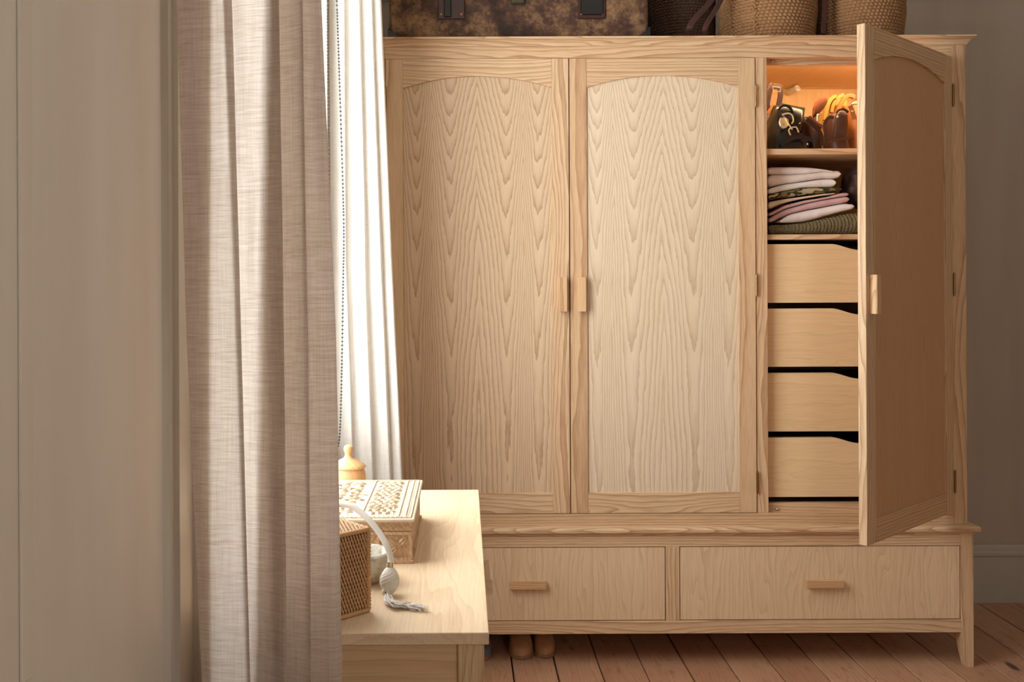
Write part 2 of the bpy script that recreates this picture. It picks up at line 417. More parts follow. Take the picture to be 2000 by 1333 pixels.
glass = NT('clear_window_glass')
_tr = glass.n('ShaderNodeBsdfTransparent'); _tr.inputs[0].default_value = (.97, .98, .97, 1)
_gl = glass.n('ShaderNodeBsdfGlossy'); _gl.inputs['Roughness'].default_value = .02
_mx = glass.n('ShaderNodeMixShader'); _mx.inputs[0].default_value = .05
glass.t.links.new(_tr.outputs[0], _mx.inputs[1]); glass.t.links.new(_gl.outputs[0], _mx.inputs[2]); glass.t.links.new(_mx.outputs[0], glass.out.inputs[0])
glass = glass.m
def window(name, axis, at, a0, a1, z0, z1):
    """sash window set in its opening: outer frame > two panes, meeting rail"""
    def b(mb, p0, p1, q0, q1, d0, d1):
        if axis == 0: mb.box(at+d0, at+d1, p0, p1, q0, q1)
        else: mb.box(p0, p1, at+d0, at+d1, q0, q1)
    f = .036; mb = MB()
    b(mb, a0, a0+f, z0, z1, -.03, .03); b(mb, a1-f, a1, z0, z1, -.03, .03)
    b(mb, a0+f, a1-f, z0, z0+f, -.03, .03); b(mb, a0+f, a1-f, z1-f, z1, -.03, .03)
    o = struct(mb.build(name, white_paint))
    zm = (z0+z1)/2
    mb = MB(); b(mb, a0+f, a1-f, zm-.02, zm+.02, -.025, .025); mb.build('meeting_rail', white_paint, o)
    for q0, q1 in ((z0+f, zm-.02), (zm+.02, z1-f)):
        mb = MB(); b(mb, a0+f, a1-f, q0, q1, -.003, .003); mb.build('pane', glass, o)
    return o
win1 = window('window_1', 0, WALLX-.055, WIN[0], WIN[1], WIN[2], WIN[3])
window('fill_window', 1, REARY-.055, RW[0], RW[1], RW[2], RW[3])  # not in view, added to lift the shaded sides
struct(MB().box(WALLX-.02, WALLX+.03, WIN[0]+.005, WIN[1]-.005, WIN[2]-.03, WIN[2]+.001, bev=.006).build('trim_5', white_paint))

# ------------------------------------------------------------------ wardrobe
WY = 3.0
W = empty('wardrobe', (.67, WY, 0))
tag(W, 'pale ash three door wardrobe with its right hand door standing open, two drawers below', 'wardrobe')
zD0, zD1 = .503, 1.988                       # doors
xs = dict(L=-.295, d0=-.2533, d1=.345, d2=.952, c0=.953, c1=.990, d3=1.593, R_=1.638)
UY = WY + .004                               # upper face frame plane
# face frame
bx('stile', ash_z, W, xs['L'], xs['d0'], UY, UY+.03, .464, 2.03, bev=.0008)
bx('stile', ash_z, W, xs['d2']+.0015, xs['c1'], UY, UY+.03, zD0, zD1, bev=.0008)
bx('stile', ash_z, W, xs['d3'], xs['R_'], UY, UY+.03, .464, 2.03, bev=.0008)
bx('rail', ash_x, W, xs['d0'], xs['d3'], UY, UY+.03, zD1, 2.03, bev=.0008)
bx('rail', ash_x, W, xs['d0'], xs['d3'], UY, UY+.03, .464, zD0, bev=.0008)
# carcass
YB = 3.58
bx('side_panel', ash_z, W, xs['L'], xs['L']+.02, UY+.03, YB, .464, 2.03)
bx('side_panel', ash_z, W, xs['R_']-.022, xs['R_'], UY+.03, YB, .464, 2.03)
bx('divider', carc, W, .955, .988, UY+.03, YB-.01, .50, 2.01)
bx('back_panel', carc, W, xs['L']+.02, xs['R_']-.022, YB-.01, YB, .464, 2.03)
bx('top_panel', carc, W, xs['L']+.02, xs['R_']-.022, UY+.03, YB-.01, 2.005, 2.03)
bx('bottom_panel', carc, W, xs['L']+.02, xs['R_']-.022, UY+.03, YB-.01, .464, .497)
# cornice: stepped moulding, front and two returns swept with mitred corners
def moulding(name, prof, x0, x1, yf, yb, mat, parent):
    """prof: (projection, z) ; runs along front and returns on both ends"""
    rings = []
    for px_, py_, sx, sy in ((x0, yb, -1, 0), (x0, yf, -1, -1), (x1, yf, 1, -1), (x1, yb, 1, 0)):
        rings.append([Vector((px_+sx*p, py_+sy*p, z)) for p, z in prof])
    return MB().loft(rings, True, True, True).build(name, mat, parent, 30)
moulding('cornice', [(-.03, 2.0265), (.003, 2.0265), (.005, 2.029), (.006, 2.033), (.010, 2.039), (.017, 2.045), (.023, 2.0475), (.024, 2.049), (.024, 2.0525), (.022, 2.054), (-.03, 2.054)],
         xs['L'], xs['R_'], UY, YB, ash_x, W)
bx('top_board', ash_x, W, xs['L']+.02, xs['R_']-.02, UY+.02, YB, 2.032, 2.0535)
# base section
BX0, BX1 = -.307, 1.652
BY = WY - .004
moulding('base_moulding', [(-.03, .433), (.004, .433), (.006, .437), (.011, .442), (.016, .444), (.0175, .447), (.0175, .454), (.014, .460), (.006, .464), (-.03, .464)],
         BX0, BX1, BY, YB+.01, ash_x, W)
bx('base_top', ash_x, W, BX0+.02, BX1-.02, BY+.02, YB, .434, .4635)
bx('base_rail', ash_x, W, BX0+.04, 1.612, BY, BY+.03, .396, .434, bev=.0006)
bx('base_rail', ash_x, W, BX0+.04, 1.612, BY, BY+.03, .113, .154, bev=.0006)
bx('base_stile', ash_z, W, .653, .697, BY, BY+.03, .154, .396, bev=.0006)
bx('side_panel', ash_y, W, BX0+.004, BX0+.024, BY+.04, YB-.03, .113, .434)
bx('side_panel', ash_y, W, BX1-.024, BX1-.004, BY+.04, YB-.03, .113, .434)
bx('back_panel', carc, W, BX0+.02, BX1-.02, YB-.02, YB-.01, .12, .434)
bx('bottom_panel', carc, W, BX0+.02, BX1-.02, BY+.03, YB-.02, .113, .125)
def leg(xo, xi, yf, yb, sgn_y):
    """post whose two inner faces taper below the rail; xo outer edge, xi inner edge"""
    t = .016 if xi > xo else -.016
    ring = lambda z, k: [(xo, yf, z), (xi - t*k, yf, z), (xi - t*k, yb - sgn_y*.014*k, z), (xo, yb - sgn_y*.014*k, z)]
    return MB().loft([ring(0, 1), ring(.105, 0), ring(.434, 0)]).build('leg', ash_z, W)
leg(BX1, 1.612, BY, BY+.045, 1); leg(BX0, BX0+.04, BY, BY+.045, 1)
leg(BX1, 1.612, YB, YB-.045, -1); leg(BX0, BX0+.04, YB, YB-.045, -1)

def pull(parent, mat, c, length, vertical, yf, origin=None):
    """finger-pull bar with an undercut: wide in front, narrow where it meets the face"""
    a, b = .0135, .0075; d = .024; L = length/2
    prof = [(-b, yf), (b, yf), (a, yf-d+.003), (a-.002, yf-d), (-a+.002, yf-d), (-a, yf-d+.003)]
    mb = MB()
    if vertical: mb.prism([(c[0]+p, y) for p, y in prof], 2, c[1]-L, c[1]+L)
    else: mb.prism([(y, c[1]+p) for p, y in prof], 0, c[0]-L, c[0]+L)
    return mb.build('handle', mat, parent, 20)
# big drawers
for x0, x1, hx in ((-.264, .653, .203), (.697, 1.612, 1.163)):
    d = bx('drawer', maple_z, W, x0+.0025, x1-.0025, BY+.003, BY+.024, .1565, .3935, bev=.0008)
    mb = MB().box(x0+.02, x1-.02, BY+.024, BY+.5, .165, .18).box(x0+.02, x0+.035, BY+.024, BY+.5, .18, .36).box(x1-.035, x1-.02, BY+.024, BY+.5, .18, .36).box(x0+.035, x1-.035, BY+.485, BY+.5, .18, .36)
    mb.build('drawer_box', birch_x, d)
    pull(d, ash_hx, (hx, .277), .118, False, BY+.003)

# doors, drawn in their own frame: hinge line at x=0, outer face y=0, bottom z=0, s=+1 runs right of the hinge
DH = zD1-zD0
def door(w, s, mat, loc, rotz=0, ajar=False):
    WL_save = {}
    st, tr0, tr1, br, th = .0575, .058, .096, .068, .024
    g = .0015
    X = lambda a: s*a
    d = MB().box(X(st-.008), X(w-st+.008), .006, .014, br-.008, DH-.03).build('door', mat, None, origin=(0, 0, 0))
    d.parent = W; d.location = Vector(loc)-WL[W.name]; d.rotation_euler = (0, 0, rotz)
    WL[d.name] = Vector((0, 0, 0))
    bx('stile', ash_z, d, X(g), X(st), 0, th, g, DH-g, bev=.001)
    bx('stile', ash_z, d, X(w-st), X(w-g), 0, th, g, DH-g, bev=.001)
    bx('rail', ash_x, d, X(st), X(w-st), 0, th, g, br, bev=.001)
    n = 28; hw = (w-2*st)/2; sag = tr1-tr0; Rr = (hw*hw+sag*sag)/(2*sag)
    arc = []
    for i in range(n+1):
        u = -hw+2*hw*i/n
        arc.append((X(st+hw+u), DH-tr0-(Rr-math.sqrt(Rr*Rr-u*u))))
    mb = MB()
    top = DH-g
    for i in range(n):      # strip of quads so the concave outline stays clean
        (xa, za), (xb, zb) = arc[i], arc[i+1]
        mb.add([(xa, 0, za), (xb, 0, zb), (xb, 0, top), (xa, 0, top), (xa, th, za), (xb, th, zb), (xb, th, top), (xa, th, top)],
               [(0, 1, 2, 3), (4, 7, 6, 5), (0, 4, 5, 1), (3, 2, 6, 7)] + ([(0, 3, 7, 4)] if i == 0 else []) + ([(1, 5, 6, 2)] if i == n-1 else []))
    mb.build('arched_rail', ash_x, d)
    return d
def hinges(d, s):
    for z in (DH-.127, DH/2+.0, .10):
        mb = MB()
        for k in range(5): mb.tube([(s*.0005, -.0035, z-.033+.0134*k+.0004), (s*.0005, -.0035, z-.033+.0134*(k+1)-.0004)], .0038, 10)
        mb.tube([(s*.0005, -.0035, z-.038), (s*.0005, -.0035, z+.038)], .0026, 8)
        mb.box(0, s*.002, -.003, .02, z-.033, z+.033)
        mb.build('hinge', brass, d, 40)
V1 = veneer('ash_veneer_warm', 1, .598, 1.0, sr(221, 194, 162), sr(210, 180, 147), sr(158, 119, 85), TAB)
V2 = veneer('ash_veneer_pale', -1, .607, 4.3, sr(230, 211, 184), sr(222, 200, 170), sr(176, 140, 106), TAB2, contrast=.85)
V3 = veneer('ash_veneer_shaded', -1, .60, 8.1, sr(206, 163, 121), sr(196, 152, 110), sr(170, 126, 86), TAB2, contrast=.35)  # same ash, the open door's shade put into a darker colour
w1 = xs['d1']-xs['d0']; w2 = xs['d2']-xs['d1']; w3 = xs['d3']-xs['c1']
d1 = door(w1, 1, V1, (xs['d0'], WY, zD0)); hinges(d1, 1)
pull(d1, ash_end, (w1-.0235, zD0*0+.715), .111, True, 0.0)
d2 = door(w2, -1, V2, (xs['d2'], WY, zD0)); hinges(d2, -1)
pull(d2, ash_end, (-w2+.038, .715), .111, True, 0.0)
d3 = door(w3, -1, V3, (xs['d3'], WY, zD0), R(40.8)); hinges(d3, -1)
pull(d3, ash_end, (-w3+.030, .715), .111, True, 0.0)

# ---- inside of the open compartment
IX0, IX1 = .989, 1.615
def zc(py, Y=3.04): return P(1590, py, Y).z
bx('door_stop', ash_x, W, IX0, IX1, 3.05, 3.068, zc(127, 3.05), zD1+.02)
bx('shelf', ash_x, W, IX0, IX1, 3.022, YB-.011, zc(302, 3.022), zc(290.5, 3.022), bev=.001)
bx('shelf', ash_x, W, IX0, IX1, 3.022, YB-.011, zc(468, 3.022), zc(458, 3.022), bev=.001)
bx('back_rail', carc, W, IX0, IX1, YB-.032, YB-.011, zc(171, 3.55), 2.004)
bx('door_stop', ash_x, W, IX0, IX1, 3.03, 3.05, zD0-.005, zc(983, 3.03), bev=.001)
for pz, px_ in ((120, 1507.5), (994.5, 1517)):
    p = P(px_, pz, 3.05 if pz < 500 else 3.03)
    MB().ellipsoid((p.x, p.y-.004, p.z), (.0052, .005, .0052), 12, 8).build('door_catch', steel, W, True)
p = P(1557, 172, 3.50)
hk = MB().tube([(p.x-.012, 3.56, p.z-.004), (p.x, p.y, p.z)], .011, 10).build('rail_socket', plastic_w, W, 40)
MB().tube([(p.x+.002, p.y+.003, p.z-.004), (p.x+.002, p.y-.006, p.z-.004)], .009, 10).build('socket_screw', steel, W, 40)
# warm light strip under the top of the compartment, behind the frame
strip_m = NT('warm_light_strip'); strip_m.b.inputs['Emission Color'].default_value = (1.0, .76, .44, 1); strip_m.b.inputs['Emission Strength'].default_value = 90
strip_m.done((1, .7, .4, 1), .5)
bx('light_strip', strip_m.m, W, IX0+.02, IX1-.01, 3.096, 3.110, 1.996, 2.004)
# four inner drawers with a scooped top edge
scx = P(1681, 500, 3.035).x; hw = 56*3.035/F
for yt, yb_ in ((477, 591.5), (603, 716.5), (729, 843), (855.5, 971)):
    zt, zb = zc(yt, 3.035), zc(yb_, 3.035)
    x0, x1 = IX0+.004, IX1-.003
    mb = MB(); n = 20; prof = [(x0, zt)]
    for i in range(n+1):
        u = -1+2*i/n; prof.append((scx+hw*u, zt-.0205*(.5+.5*math.cos(math.pi*u))**.8))
    prof.append((x1, zt))
    for (xa, za), (xb, zb2) in zip(prof, prof[1:]):
        mb.add([(xa, 3.035, zb), (xb, 3.035, zb), (xb, 3.035, zb2), (xa, 3.035, za), (xa, 3.053, zb), (xb, 3.053, zb), (xb, 3.053, zb2), (xa, 3.053, za)],
               [(0, 1, 2, 3), (4, 7, 6, 5), (3, 2, 6, 7), (0, 4, 5, 1), (0, 3, 7, 4), (1, 5, 6, 2)])
    d = mb.build('inner_drawer', birch_x, W)
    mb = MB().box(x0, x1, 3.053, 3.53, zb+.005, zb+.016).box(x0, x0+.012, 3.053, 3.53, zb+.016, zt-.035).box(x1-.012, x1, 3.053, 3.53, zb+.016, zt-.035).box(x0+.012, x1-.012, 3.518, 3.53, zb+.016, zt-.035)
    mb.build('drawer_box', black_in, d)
    zr = zt+.009
    mb = MB().box(IX0, IX0+.018, 3.05, 3.12, zr-.004, zr+.002).tube([(IX0+.012, 3.056, zr), (IX0+.02, 3.056, zr)], .005, 8)
    mb.build('runner', dark_metal, d, 40)

# ------------------------------------------------------------------ on top of the wardrobe
TOPZ = 2.054
def canvas():
    t = NT('worn_brown_canvas'); v = t.obj()
    n = t.noise(v, 9, 6, .68); n2 = t.noise(v, 45, 4, .7); wv = t.noise(t.vmath('MULTIPLY', v, (60, 60, 900)), 1.0, 2)
    wh = t.noise(t.vmath('MULTIPLY', v, (900, 900, 60)), 1.0, 2)
    f = t.math('ADD', t.math('MULTIPLY', n, .65), t.math('MULTIPLY', n2, .35))
    # worn pale toward the ends of the case, as scuffed canvas is
    x, y, z = t.sep(v)
    f = t.math('ADD', f, t.math('MULTIPLY', t.math('ABSOLUTE', x), .17))
    col = t.ramp(f, [(.42, sr(48, 29, 22)), (.52, sr(82, 54, 38)), (.585, sr(118, 88, 60)), (.68, sr(152, 118, 82)), (.82, sr(178, 146, 106))])
    col = t.mix(1.0, col, t.ramp(wv, [(.35, .82), (.6, 1.0)]), 'MULTIPLY')
    t.bump(t.math('ADD', wv, wh), .4, .001)
    return t.done(col, .85)
SC = empty('suitcase', ((-.243+.613)/2, 3.26, TOPZ))
tag(SC, 'old worn brown canvas suitcase with dark leather corners lying on the wardrobe', 'suitcase')
sx0, sx1, sy0, sy1, sz1 = -.243, .613, 3.03, 3.50, TOPZ+.24
cn = canvas()
def rbox(mb, x0, x1, y0, y1, z0, z1, r, n=5):
    """box with all vertical and bottom/top edges rounded (stack of rounded rectangles)"""
    rings = []
    def ring(ins, z):
        out = []
        for cx, cy, a0 in ((x1-r, y1-r, 0), (x0+r, y1-r, 90), (x0+r, y0+r, 180), (x1-r, y0+r, 270)):
            for i in range(n+1):
                a = R(a0+90*i/n); out.append(Vector((cx+(r-ins)*math.cos(a), cy+(r-ins)*math.sin(a), z)))
        return out
    rr = min(r, (z1-z0)/2)
    for i in range(n+1):
        a = R(90*i/n); rings.append(ring(min(rr*(1-math.sin(a)), r*.98), z0+rr*(1-math.cos(a))))
    for i in range(n, -1, -1):
        a = R(90*i/n); rings.append(ring(min(rr*(1-math.sin(a)), r*.98), z1-rr*(1-math.cos(a))))
    return mb.loft(rings)
rbox(MB(), sx0, sx1, sy0, sy1, TOPZ+.001, TOPZ+.165, .022).build('case_body', cn, SC, 40)
rbox(MB(), sx0-.002, sx1+.002, sy0-.002, sy1+.002, TOPZ+.166, sz1, .022).build('case_lid', cn, SC, 40)
for x0, s in ((sx0, 1), (sx1, -1)):            # leather corner caps: quarter patches curved round the corner
    mb = MB(); rings = []
    for k in range(7):
        a = k/6; e = .003
        # front patch from the corner outward, cut along a concave line
        h = .040*(1-a)**1.4+.0005
        xx = x0-s*e+s*.062*a
        rings.append([Vector((xx, sy0-e, TOPZ+.0012)), Vector((xx, sy0-e-.001, TOPZ+.012)), Vector((xx, sy0-e-.0005, TOPZ+.0012+h))])
    mb.loft(rings, False, False, False)
    mb.box(min(x0-s*e, x0+s*.004), max(x0-s*e, x0+s*.004), sy0-e, sy0+.06, TOPZ+.0012, TOPZ+.042, bev=.003)
    mb.build('corner_cap', lea_black, SC)
def pad(px0, px1, py0, py1, buckle):
    a, b = P(px0, py1, sy0-.004), P(px1, py0, sy0-.004)
    o = MB().box(a.x, b.x, sy0-.006, sy0+.001, a.z, b.z, bev=.003).build('leather_patch', lea_maroon, SC)
    for fx in (.13, .87):
        for fz in (.16, .84):
            MB().ellipsoid((a.x+(b.x-a.x)*fx, sy0-.0065, a.z+(b.z-a.z)*fz), (.0045, .0025, .0045), 10, 6).build('rivet', rivet_m, o, True)
    if buckle: MB().box(a.x+.02, a.x+.045, sy0-.011, sy0-.005, a.z+.006, b.z+.01, bev=.003).build('strap', lea_black, o)
    else: MB().box(a.x+.008, b.x-.008, sy0-.010, sy0-.005, a.z+.012, b.z+.01, bev=.003).build('strap', lea_black, o)
rivet_m = plain('copper_rivet', sr(176, 112, 66), .45, .7)
pad(855, 908, -22, 38, True); pad(1129, 1183, -22, 37, False)
lk = P(1011, 1, sy0-.004)
MB().box(lk.x-.024, lk.x+.024, sy0-.008, sy0+.001, lk.z-.012, lk.z+.05, bev=.004).build('lock_plate', plain('tarnished_lock_metal', sr(84, 80, 66), .45, .8), SC)
MB().tube(crom([(lk.x-.09, sy0-.004, lk.z+.07), (lk.x-.075, sy0-.03, lk.z+.062), (lk.x, sy0-.04, lk.z+.058), (lk.x+.075, sy0-.03, lk.z+.062), (lk.x+.09, sy0-.004, lk.z+.07)], 16), .01, 8).build('carry_handle', lea_maroon, SC, True)

def rope_mat(name, c, d):
    t = NT(name); n = t.noise(t.obj(), 60, 3); f = t.noise(t.vmath('MULTIPLY', t.obj(), (200, 200, 700)), 1.0, 3)
    col = t.mix(n, c, d); col = t.mix(1.0, col, t.ramp(f, [(.3, .7), (.62, 1.0)]), 'MULTIPLY')
    t.bump(f, .5, .0012); return t.done(col, .85)
rope = rope_mat('seagrass_rope', sr(182, 138, 94), sr(144, 102, 66)); rope_shaded = rope_mat('shaded_seagrass_rope', sr(92, 62, 42), sr(68, 45, 31))  # second rope darkened: the rear basket's shade is in its colour
def rope_basket(name, cx, cy, rb, rt, h, mat, coil=.0108):
    root = empty(name, (cx, cy, TOPZ))
    prof = []; nco = int(h/coil); N = 330
    prof.append((rb*.6, TOPZ+.002))
    for k in range(nco):
        z0 = TOPZ+.002+k*coil; u = (k+.5)/nco
        rad = rb+(rt-rb)*math.sin(min(1, u*1.6)*math.pi/2)
        for a in (-.95, -.55, 0, .55, .95):
            prof.append((rad+coil*.5*math.cos(a*math.pi/2), z0+coil*(.5+.5*math.sin(a*math.pi/2))))
    zt = prof[-1][1]
    for rr in (0, -.012): prof.append((prof[-1][0]+rr, zt))
    for k in range(4): prof.append((rt-.014-(rt-rb)*k/3*.7, zt-(h-.02)*k/3))
    prof.append((.004, TOPZ+.02))
    def mod(k, a, r, z):
        row = (k-1)//5
        if row >= nco or k < 1: return 0
        return .0026*math.sin(a*66+row*2.1+(z/coil)*2.6)+.002*noise.noise((math.cos(a)*2, math.sin(a)*2, row*.35))
    MB().lathe(prof, cx, cy, N, mod).build('coiled_wall', mat, root, 'all')
    return root
def braid(root, cx, cy, rb, rt, h, ang, mat):
    mb = MB(); pts = []
    for i in range(40):
        u = i/39; rad = rb+(rt-rb)*math.sin(min(1, u*1.6)*math.pi/2)+.007
        for_ = ang+.02*math.sin(i*1.1)
        pts.append((cx+rad*math.cos(for_), cy+rad*math.sin(for_), TOPZ+.004+h*u))
    for i in range(0, 39):
        a, b = Vector(pts[i]), Vector(pts[i+1]); m = (a+b)/2
        s = -1 if i % 2 else 1
        mb.ellipsoid(m+Vector((s*.0035, 0, 0)), (.0042, .0036, .0075), 8, 5, Matrix.Rotation(R(28*s), 3, 'Y'))
    mb.build('braided_seam', mat, root, True)
B1 = rope_basket('rope_basket', .79, 3.34, .108, .116, .27, rope_shaded)
tag(B1, 'rope basket, coloured darker for its shade, with drooping brown leather handles beside the old suitcase', 'basket', 'rope baskets on the wardrobe')
B2 = rope_basket('rope_basket', 1.055, 3.19, .142, .157, .26, rope)
tag(B2, 'coiled rope basket with a braided upright seam between two other baskets', 'basket', 'rope baskets on the wardrobe')
B3 = rope_basket('rope_basket', 1.383, 3.21, .126, .141, .25, rope)
tag(B3, 'coiled rope basket behind the top corner of the open wardrobe door', 'basket', 'rope baskets on the wardrobe')
braid(B2, 1.055, 3.19, .142, .157, .26, R(-122), rope); braid(B2, 1.055, 3.19, .142, .157, .26, R(-155), rope)
def strap(root, pix, Y, wdt, mat=lea_strap):
    pts = crom([P(a, b, Y+(c if c else 0)) for a, b, c in pix], 24)
    MB().tube(pts, .01, flat=(.004, wdt), up=(0, 1, 0)).build('leather_handle', mat, root, 40)
strap(B1, [(1418, -60, 0), (1402, -20, -.02), (1380, 12, -.04), (1356, 38, -.05), (1346, 54, -.05), (1343, 66, -.04)], 3.10, .0095)
strap(B1, [(1425, -50, .02), (1412, -10, 0), (1398, 18, -.03), (1383, 42, -.05), (1376, 58, -.05), (1380, 68, -.04)], 3.07, .0085)
strap(B3, [(1613, -60, 0), (1611, -10, 0), (1609, 30, 0), (1607, 66, 0)], 3.09, .008)

# ------------------------------------------------------------------ desk
DZ = .775
DX0, DX1, DY0, DY1 = -.345, .032, 1.25, 2.13
DK = empty('dressing_table', ((DX0+DX1)/2, (DY0+DY1)/2, 0))
tag(DK, 'small pale maple dressing table standing under the window beside the beige curtain', 'table')
bx('table_top', desk_y, DK, DX0, DX1, DY0, DY1, DZ-.0165, DZ, bev=.001)
lx1 = DX1-.0065; lw = .0355
for xa in (lx1-lw, DX0+.008):
    for ya in (DY0+.006, DY1-.006-lw):
        bx('leg', desk_z, DK, xa, xa+lw, ya, ya+lw, 0, DZ-.0165, bev=.001)
for ya in (DY0+.012, DY1-.030):
    bx('end_panel', desk_x, DK, DX0+.0435, lx1-lw, ya, ya+.018, DZ-.20, DZ-.0165)
bx('back_apron', desk_y, DK, DX0+.014, DX0+.032, DY0+.0415, DY1-.0415, DZ-.12, DZ-.0165)
bx('front_rail', desk_y, DK, lx1-.028, lx1-.003, DY0+.0415, DY1-.0415, DZ-.20, DZ-.175)
dd = bx('drawer', desk_y, DK, lx1-.022, lx1-.002, DY0+.045, DY1-.045, DZ-.172, DZ-.019, bev=.001)
ha, hb = .0135, .0075; hx = lx1-.002; hz = .722
MB().prism([(hx, hz-hb), (hx, hz+hb), (hx+.021, hz+ha), (hx+.024, hz+ha-.002), (hx+.024, hz-ha+.002), (hx+.021, hz-ha)], 1, 1.60, 1.718).build('handle', desk_y, dd)
bx('drawer_box', birch_x, dd, DX0+.04, lx1-.022, DY0+.06, DY1-.06, DZ-.165, DZ-.05)

# ------------------------------------------------------------------ curtains
def curtain(name, top, bot, z0, z1, nz, n, mat, label, wob=.003, mid=None):
    ct, cb = crom(top, n), crom(bot, n); cm = crom(mid, n) if mid else None
    mb = MB(); rings = []
    for i in range(nz+1):
        u = i/nz; z = z1+(z0-z1)*u; ring = []
        for j in range(n):
            if cm: p = ct[j].lerp(cm[j], u*2) if u < .5 else cm[j].lerp(cb[j], u*2-1)
            else: p = ct[j].lerp(cb[j], u)
            q = noise.noise((j*.13, z*1.7, 3.1)); q2 = noise.noise((j*.05, z*.9+5, 8.1)); q3 = noise.noise((p.x*55, z*6, 1.7))
            ring.append(Vector((p.x+wob*q2*.7, p.y+wob*q+wob*.7*q3, z)))
        rings.append(ring)
    mb.loft(rings, False, False, False)
    o = mb.build(name, mat, None, 'all')
    tag(o, label, 'curtain', None); return o
YC = 1.14
def cpt(px, Y, py): return Vector((P(px, py, Y).x, Y, 0))
plan = [  # (px at top, px at y~666, px at bottom, Y) - doubled hem, front face with pleats, return at the leading edge
 (352, 370, 398, 1.178), (374, 386, 402, 1.176), (398, 402, 408, 1.168), (413, 413, 414, 1.156), (398, 402, 408, 1.156), (374, 386, 402, 1.164), (352, 370, 398, 1.164), (346, 363, 394, 1.154), (352, 367, 396, 1.143), (380, 388, 404, 1.138), (412, 412, 416, 1.136),
 (430, 442, 452, 1.134), (447, 466, 484, 1.131), (450, 471, 490, 1.135), (442, 463, 485, 1.139), (436, 458, 480, 1.143), (446, 468, 490, 1.146), (470, 490, 506, 1.143), (496, 512, 522, 1.139),
 (520, 532, 540, 1.134), (543, 550, 556, 1.129), (547, 555, 560, 1.133), (536, 542, 548, 1.138), (520, 528, 534, 1.143), (530, 538, 546, 1.147), (560, 566, 570, 1.142), (584, 592, 600, 1.132),
 (590, 602, 608, 1.129), (587, 599, 605, 1.136), (600, 614, 622, 1.141), (622, 646, 656, 1.138), (628, 655, 669, 1.147), (622, 649, 664, 1.158), (596, 616, 630, 1.164), (566, 572, 580, 1.162), (540, 534, 536, 1.158), (514, 502, 496, 1.157), (540, 534, 536, 1.168), (566, 572, 580, 1.174), (606, 620, 630, 1.176)]
tp = [cpt(a, d, 0) for a, b, c, d in plan]; md = [cpt(b, d, 666) for a, b, c, d in plan]; bt = [cpt(c, d, 1333) for a, b, c, d in plan]
# heights: the plan lines are the photo's top edge, middle and bottom edge; extend to rail and floor
zt_, zm_, zb_ = P(500, 0, 1.15).z, P(500, 666, 1.15).z, P(500, 1333, 1.15).z
def ext(a, b, k): return [p+(p-q)*k for p, q in zip(a, b)]
TOPC, BOTC = 2.60, .02
tp2 = [p+(p-q)*.25 for p, q in zip(tp, md)]; bt2 = [p+(p-q)*.35 for p, q in zip(bt, md)]
def curtain_multi(name, rows, n, nz, mat, label, wob):
    """rows: list of (z, plan points); interpolated in between"""
    rows = [(z, crom(p, n)) for z, p in rows]; rings = []
    zt, zb = rows[0][0], rows[-1][0]
    for i in range(nz+1):
        z = zt+(zb-zt)*i/nz
        for (za, A), (zb2, B) in zip(rows, rows[1:]):
            if za >= z >= zb2-1e-9:
                u = (za-z)/(za-zb2); break
        ring = []
        for j in range(n):
            p = A[j].lerp(B[j], u)
            q = noise.noise((j*.09, z*1.9, 3.1)); q2 = noise.noise((j*.04, z*1.3+5, 8.1)); q3 = noise.noise((p.x*90, z*7, 1.7))
            ring.append(Vector((p.x+wob*q2*.8, p.y+wob*q+wob*.6*q3, z)))
        rings.append(ring)
    o = MB().loft(rings, False, False, False).build(name, mat, None, 'all')
    return tag(o, label, 'curtain')
NC = curtain_multi('linen_curtain', [(TOPC, tp2), (zt_, tp), (zm_, md), (zb_, bt), (BOTC, bt2)], 260, 150, linen_beige,
                   'beige natural linen curtain gathered in soft folds in front of the dressing table', .0030)
# far curtain, same linen, window brightness put into a paler colour
fplan = [(636, 642, 646, 2.600), (648, 652, 656, 2.612), (660, 664, 676, 2.604), (672, 674, 688, 2.590), (676, 680, 693, 2.602), (686, 690, 704, 2.606), (695, 701, 716, 2.594), (702, 712, 728, 2.588), (705, 716, 732, 2.604),
         (711, 724, 741, 2.606), (720, 734, 752, 2.592), (727, 744, 762, 2.588), (729, 747, 766, 2.606), (735, 754, 774, 2.604), (741, 762, 783, 2.594), (744, 766, 787, 2.602), (738, 762, 783, 2.622)]
ft = [cpt(a, d, 0) for a, b, c, d in fplan]; fm = [cpt(b, d, 520) for a, b, c, d in fplan]; fb = [cpt(c, d, 937) for a, b, c, d in fplan]
for L in (ft, fm, fb):
    for p in L: p.x = max(p.x, WALLX+.025)
fb2 = [p+(p-q)*.9 for p, q in zip(fb, fm)]; fb2 = [Vector((max(p.x, WALLX+.025), p.y, 0)) for p in fb2]
FC = curtain_multi('linen_curtain', [(2.60, ft), (P(700, 0, 2.6).z, ft), (P(700, 520, 2.6).z, fm), (P(700, 937, 2.6).z, fb), (.02, fb2)], 200, 90, linen_lit,
                   'linen curtain, coloured whiter for the window light, hanging between the window and the wardrobe', .004)
rod = MB().tube([(WALLX+.09, 1.0, 2.615), (WALLX+.09, 2.75, 2.615)], .012, 12).build('curtain_pole', brass, None, 40)
tag(rod, 'metal curtain pole fixed above the window', 'curtain pole')
for yy in (1.05, 2.70):
    MB().tube([(WALLX, yy, 2.615), (WALLX+.09, yy, 2.615)], .008, 8).build('pole_bracket', brass, rod, 40)
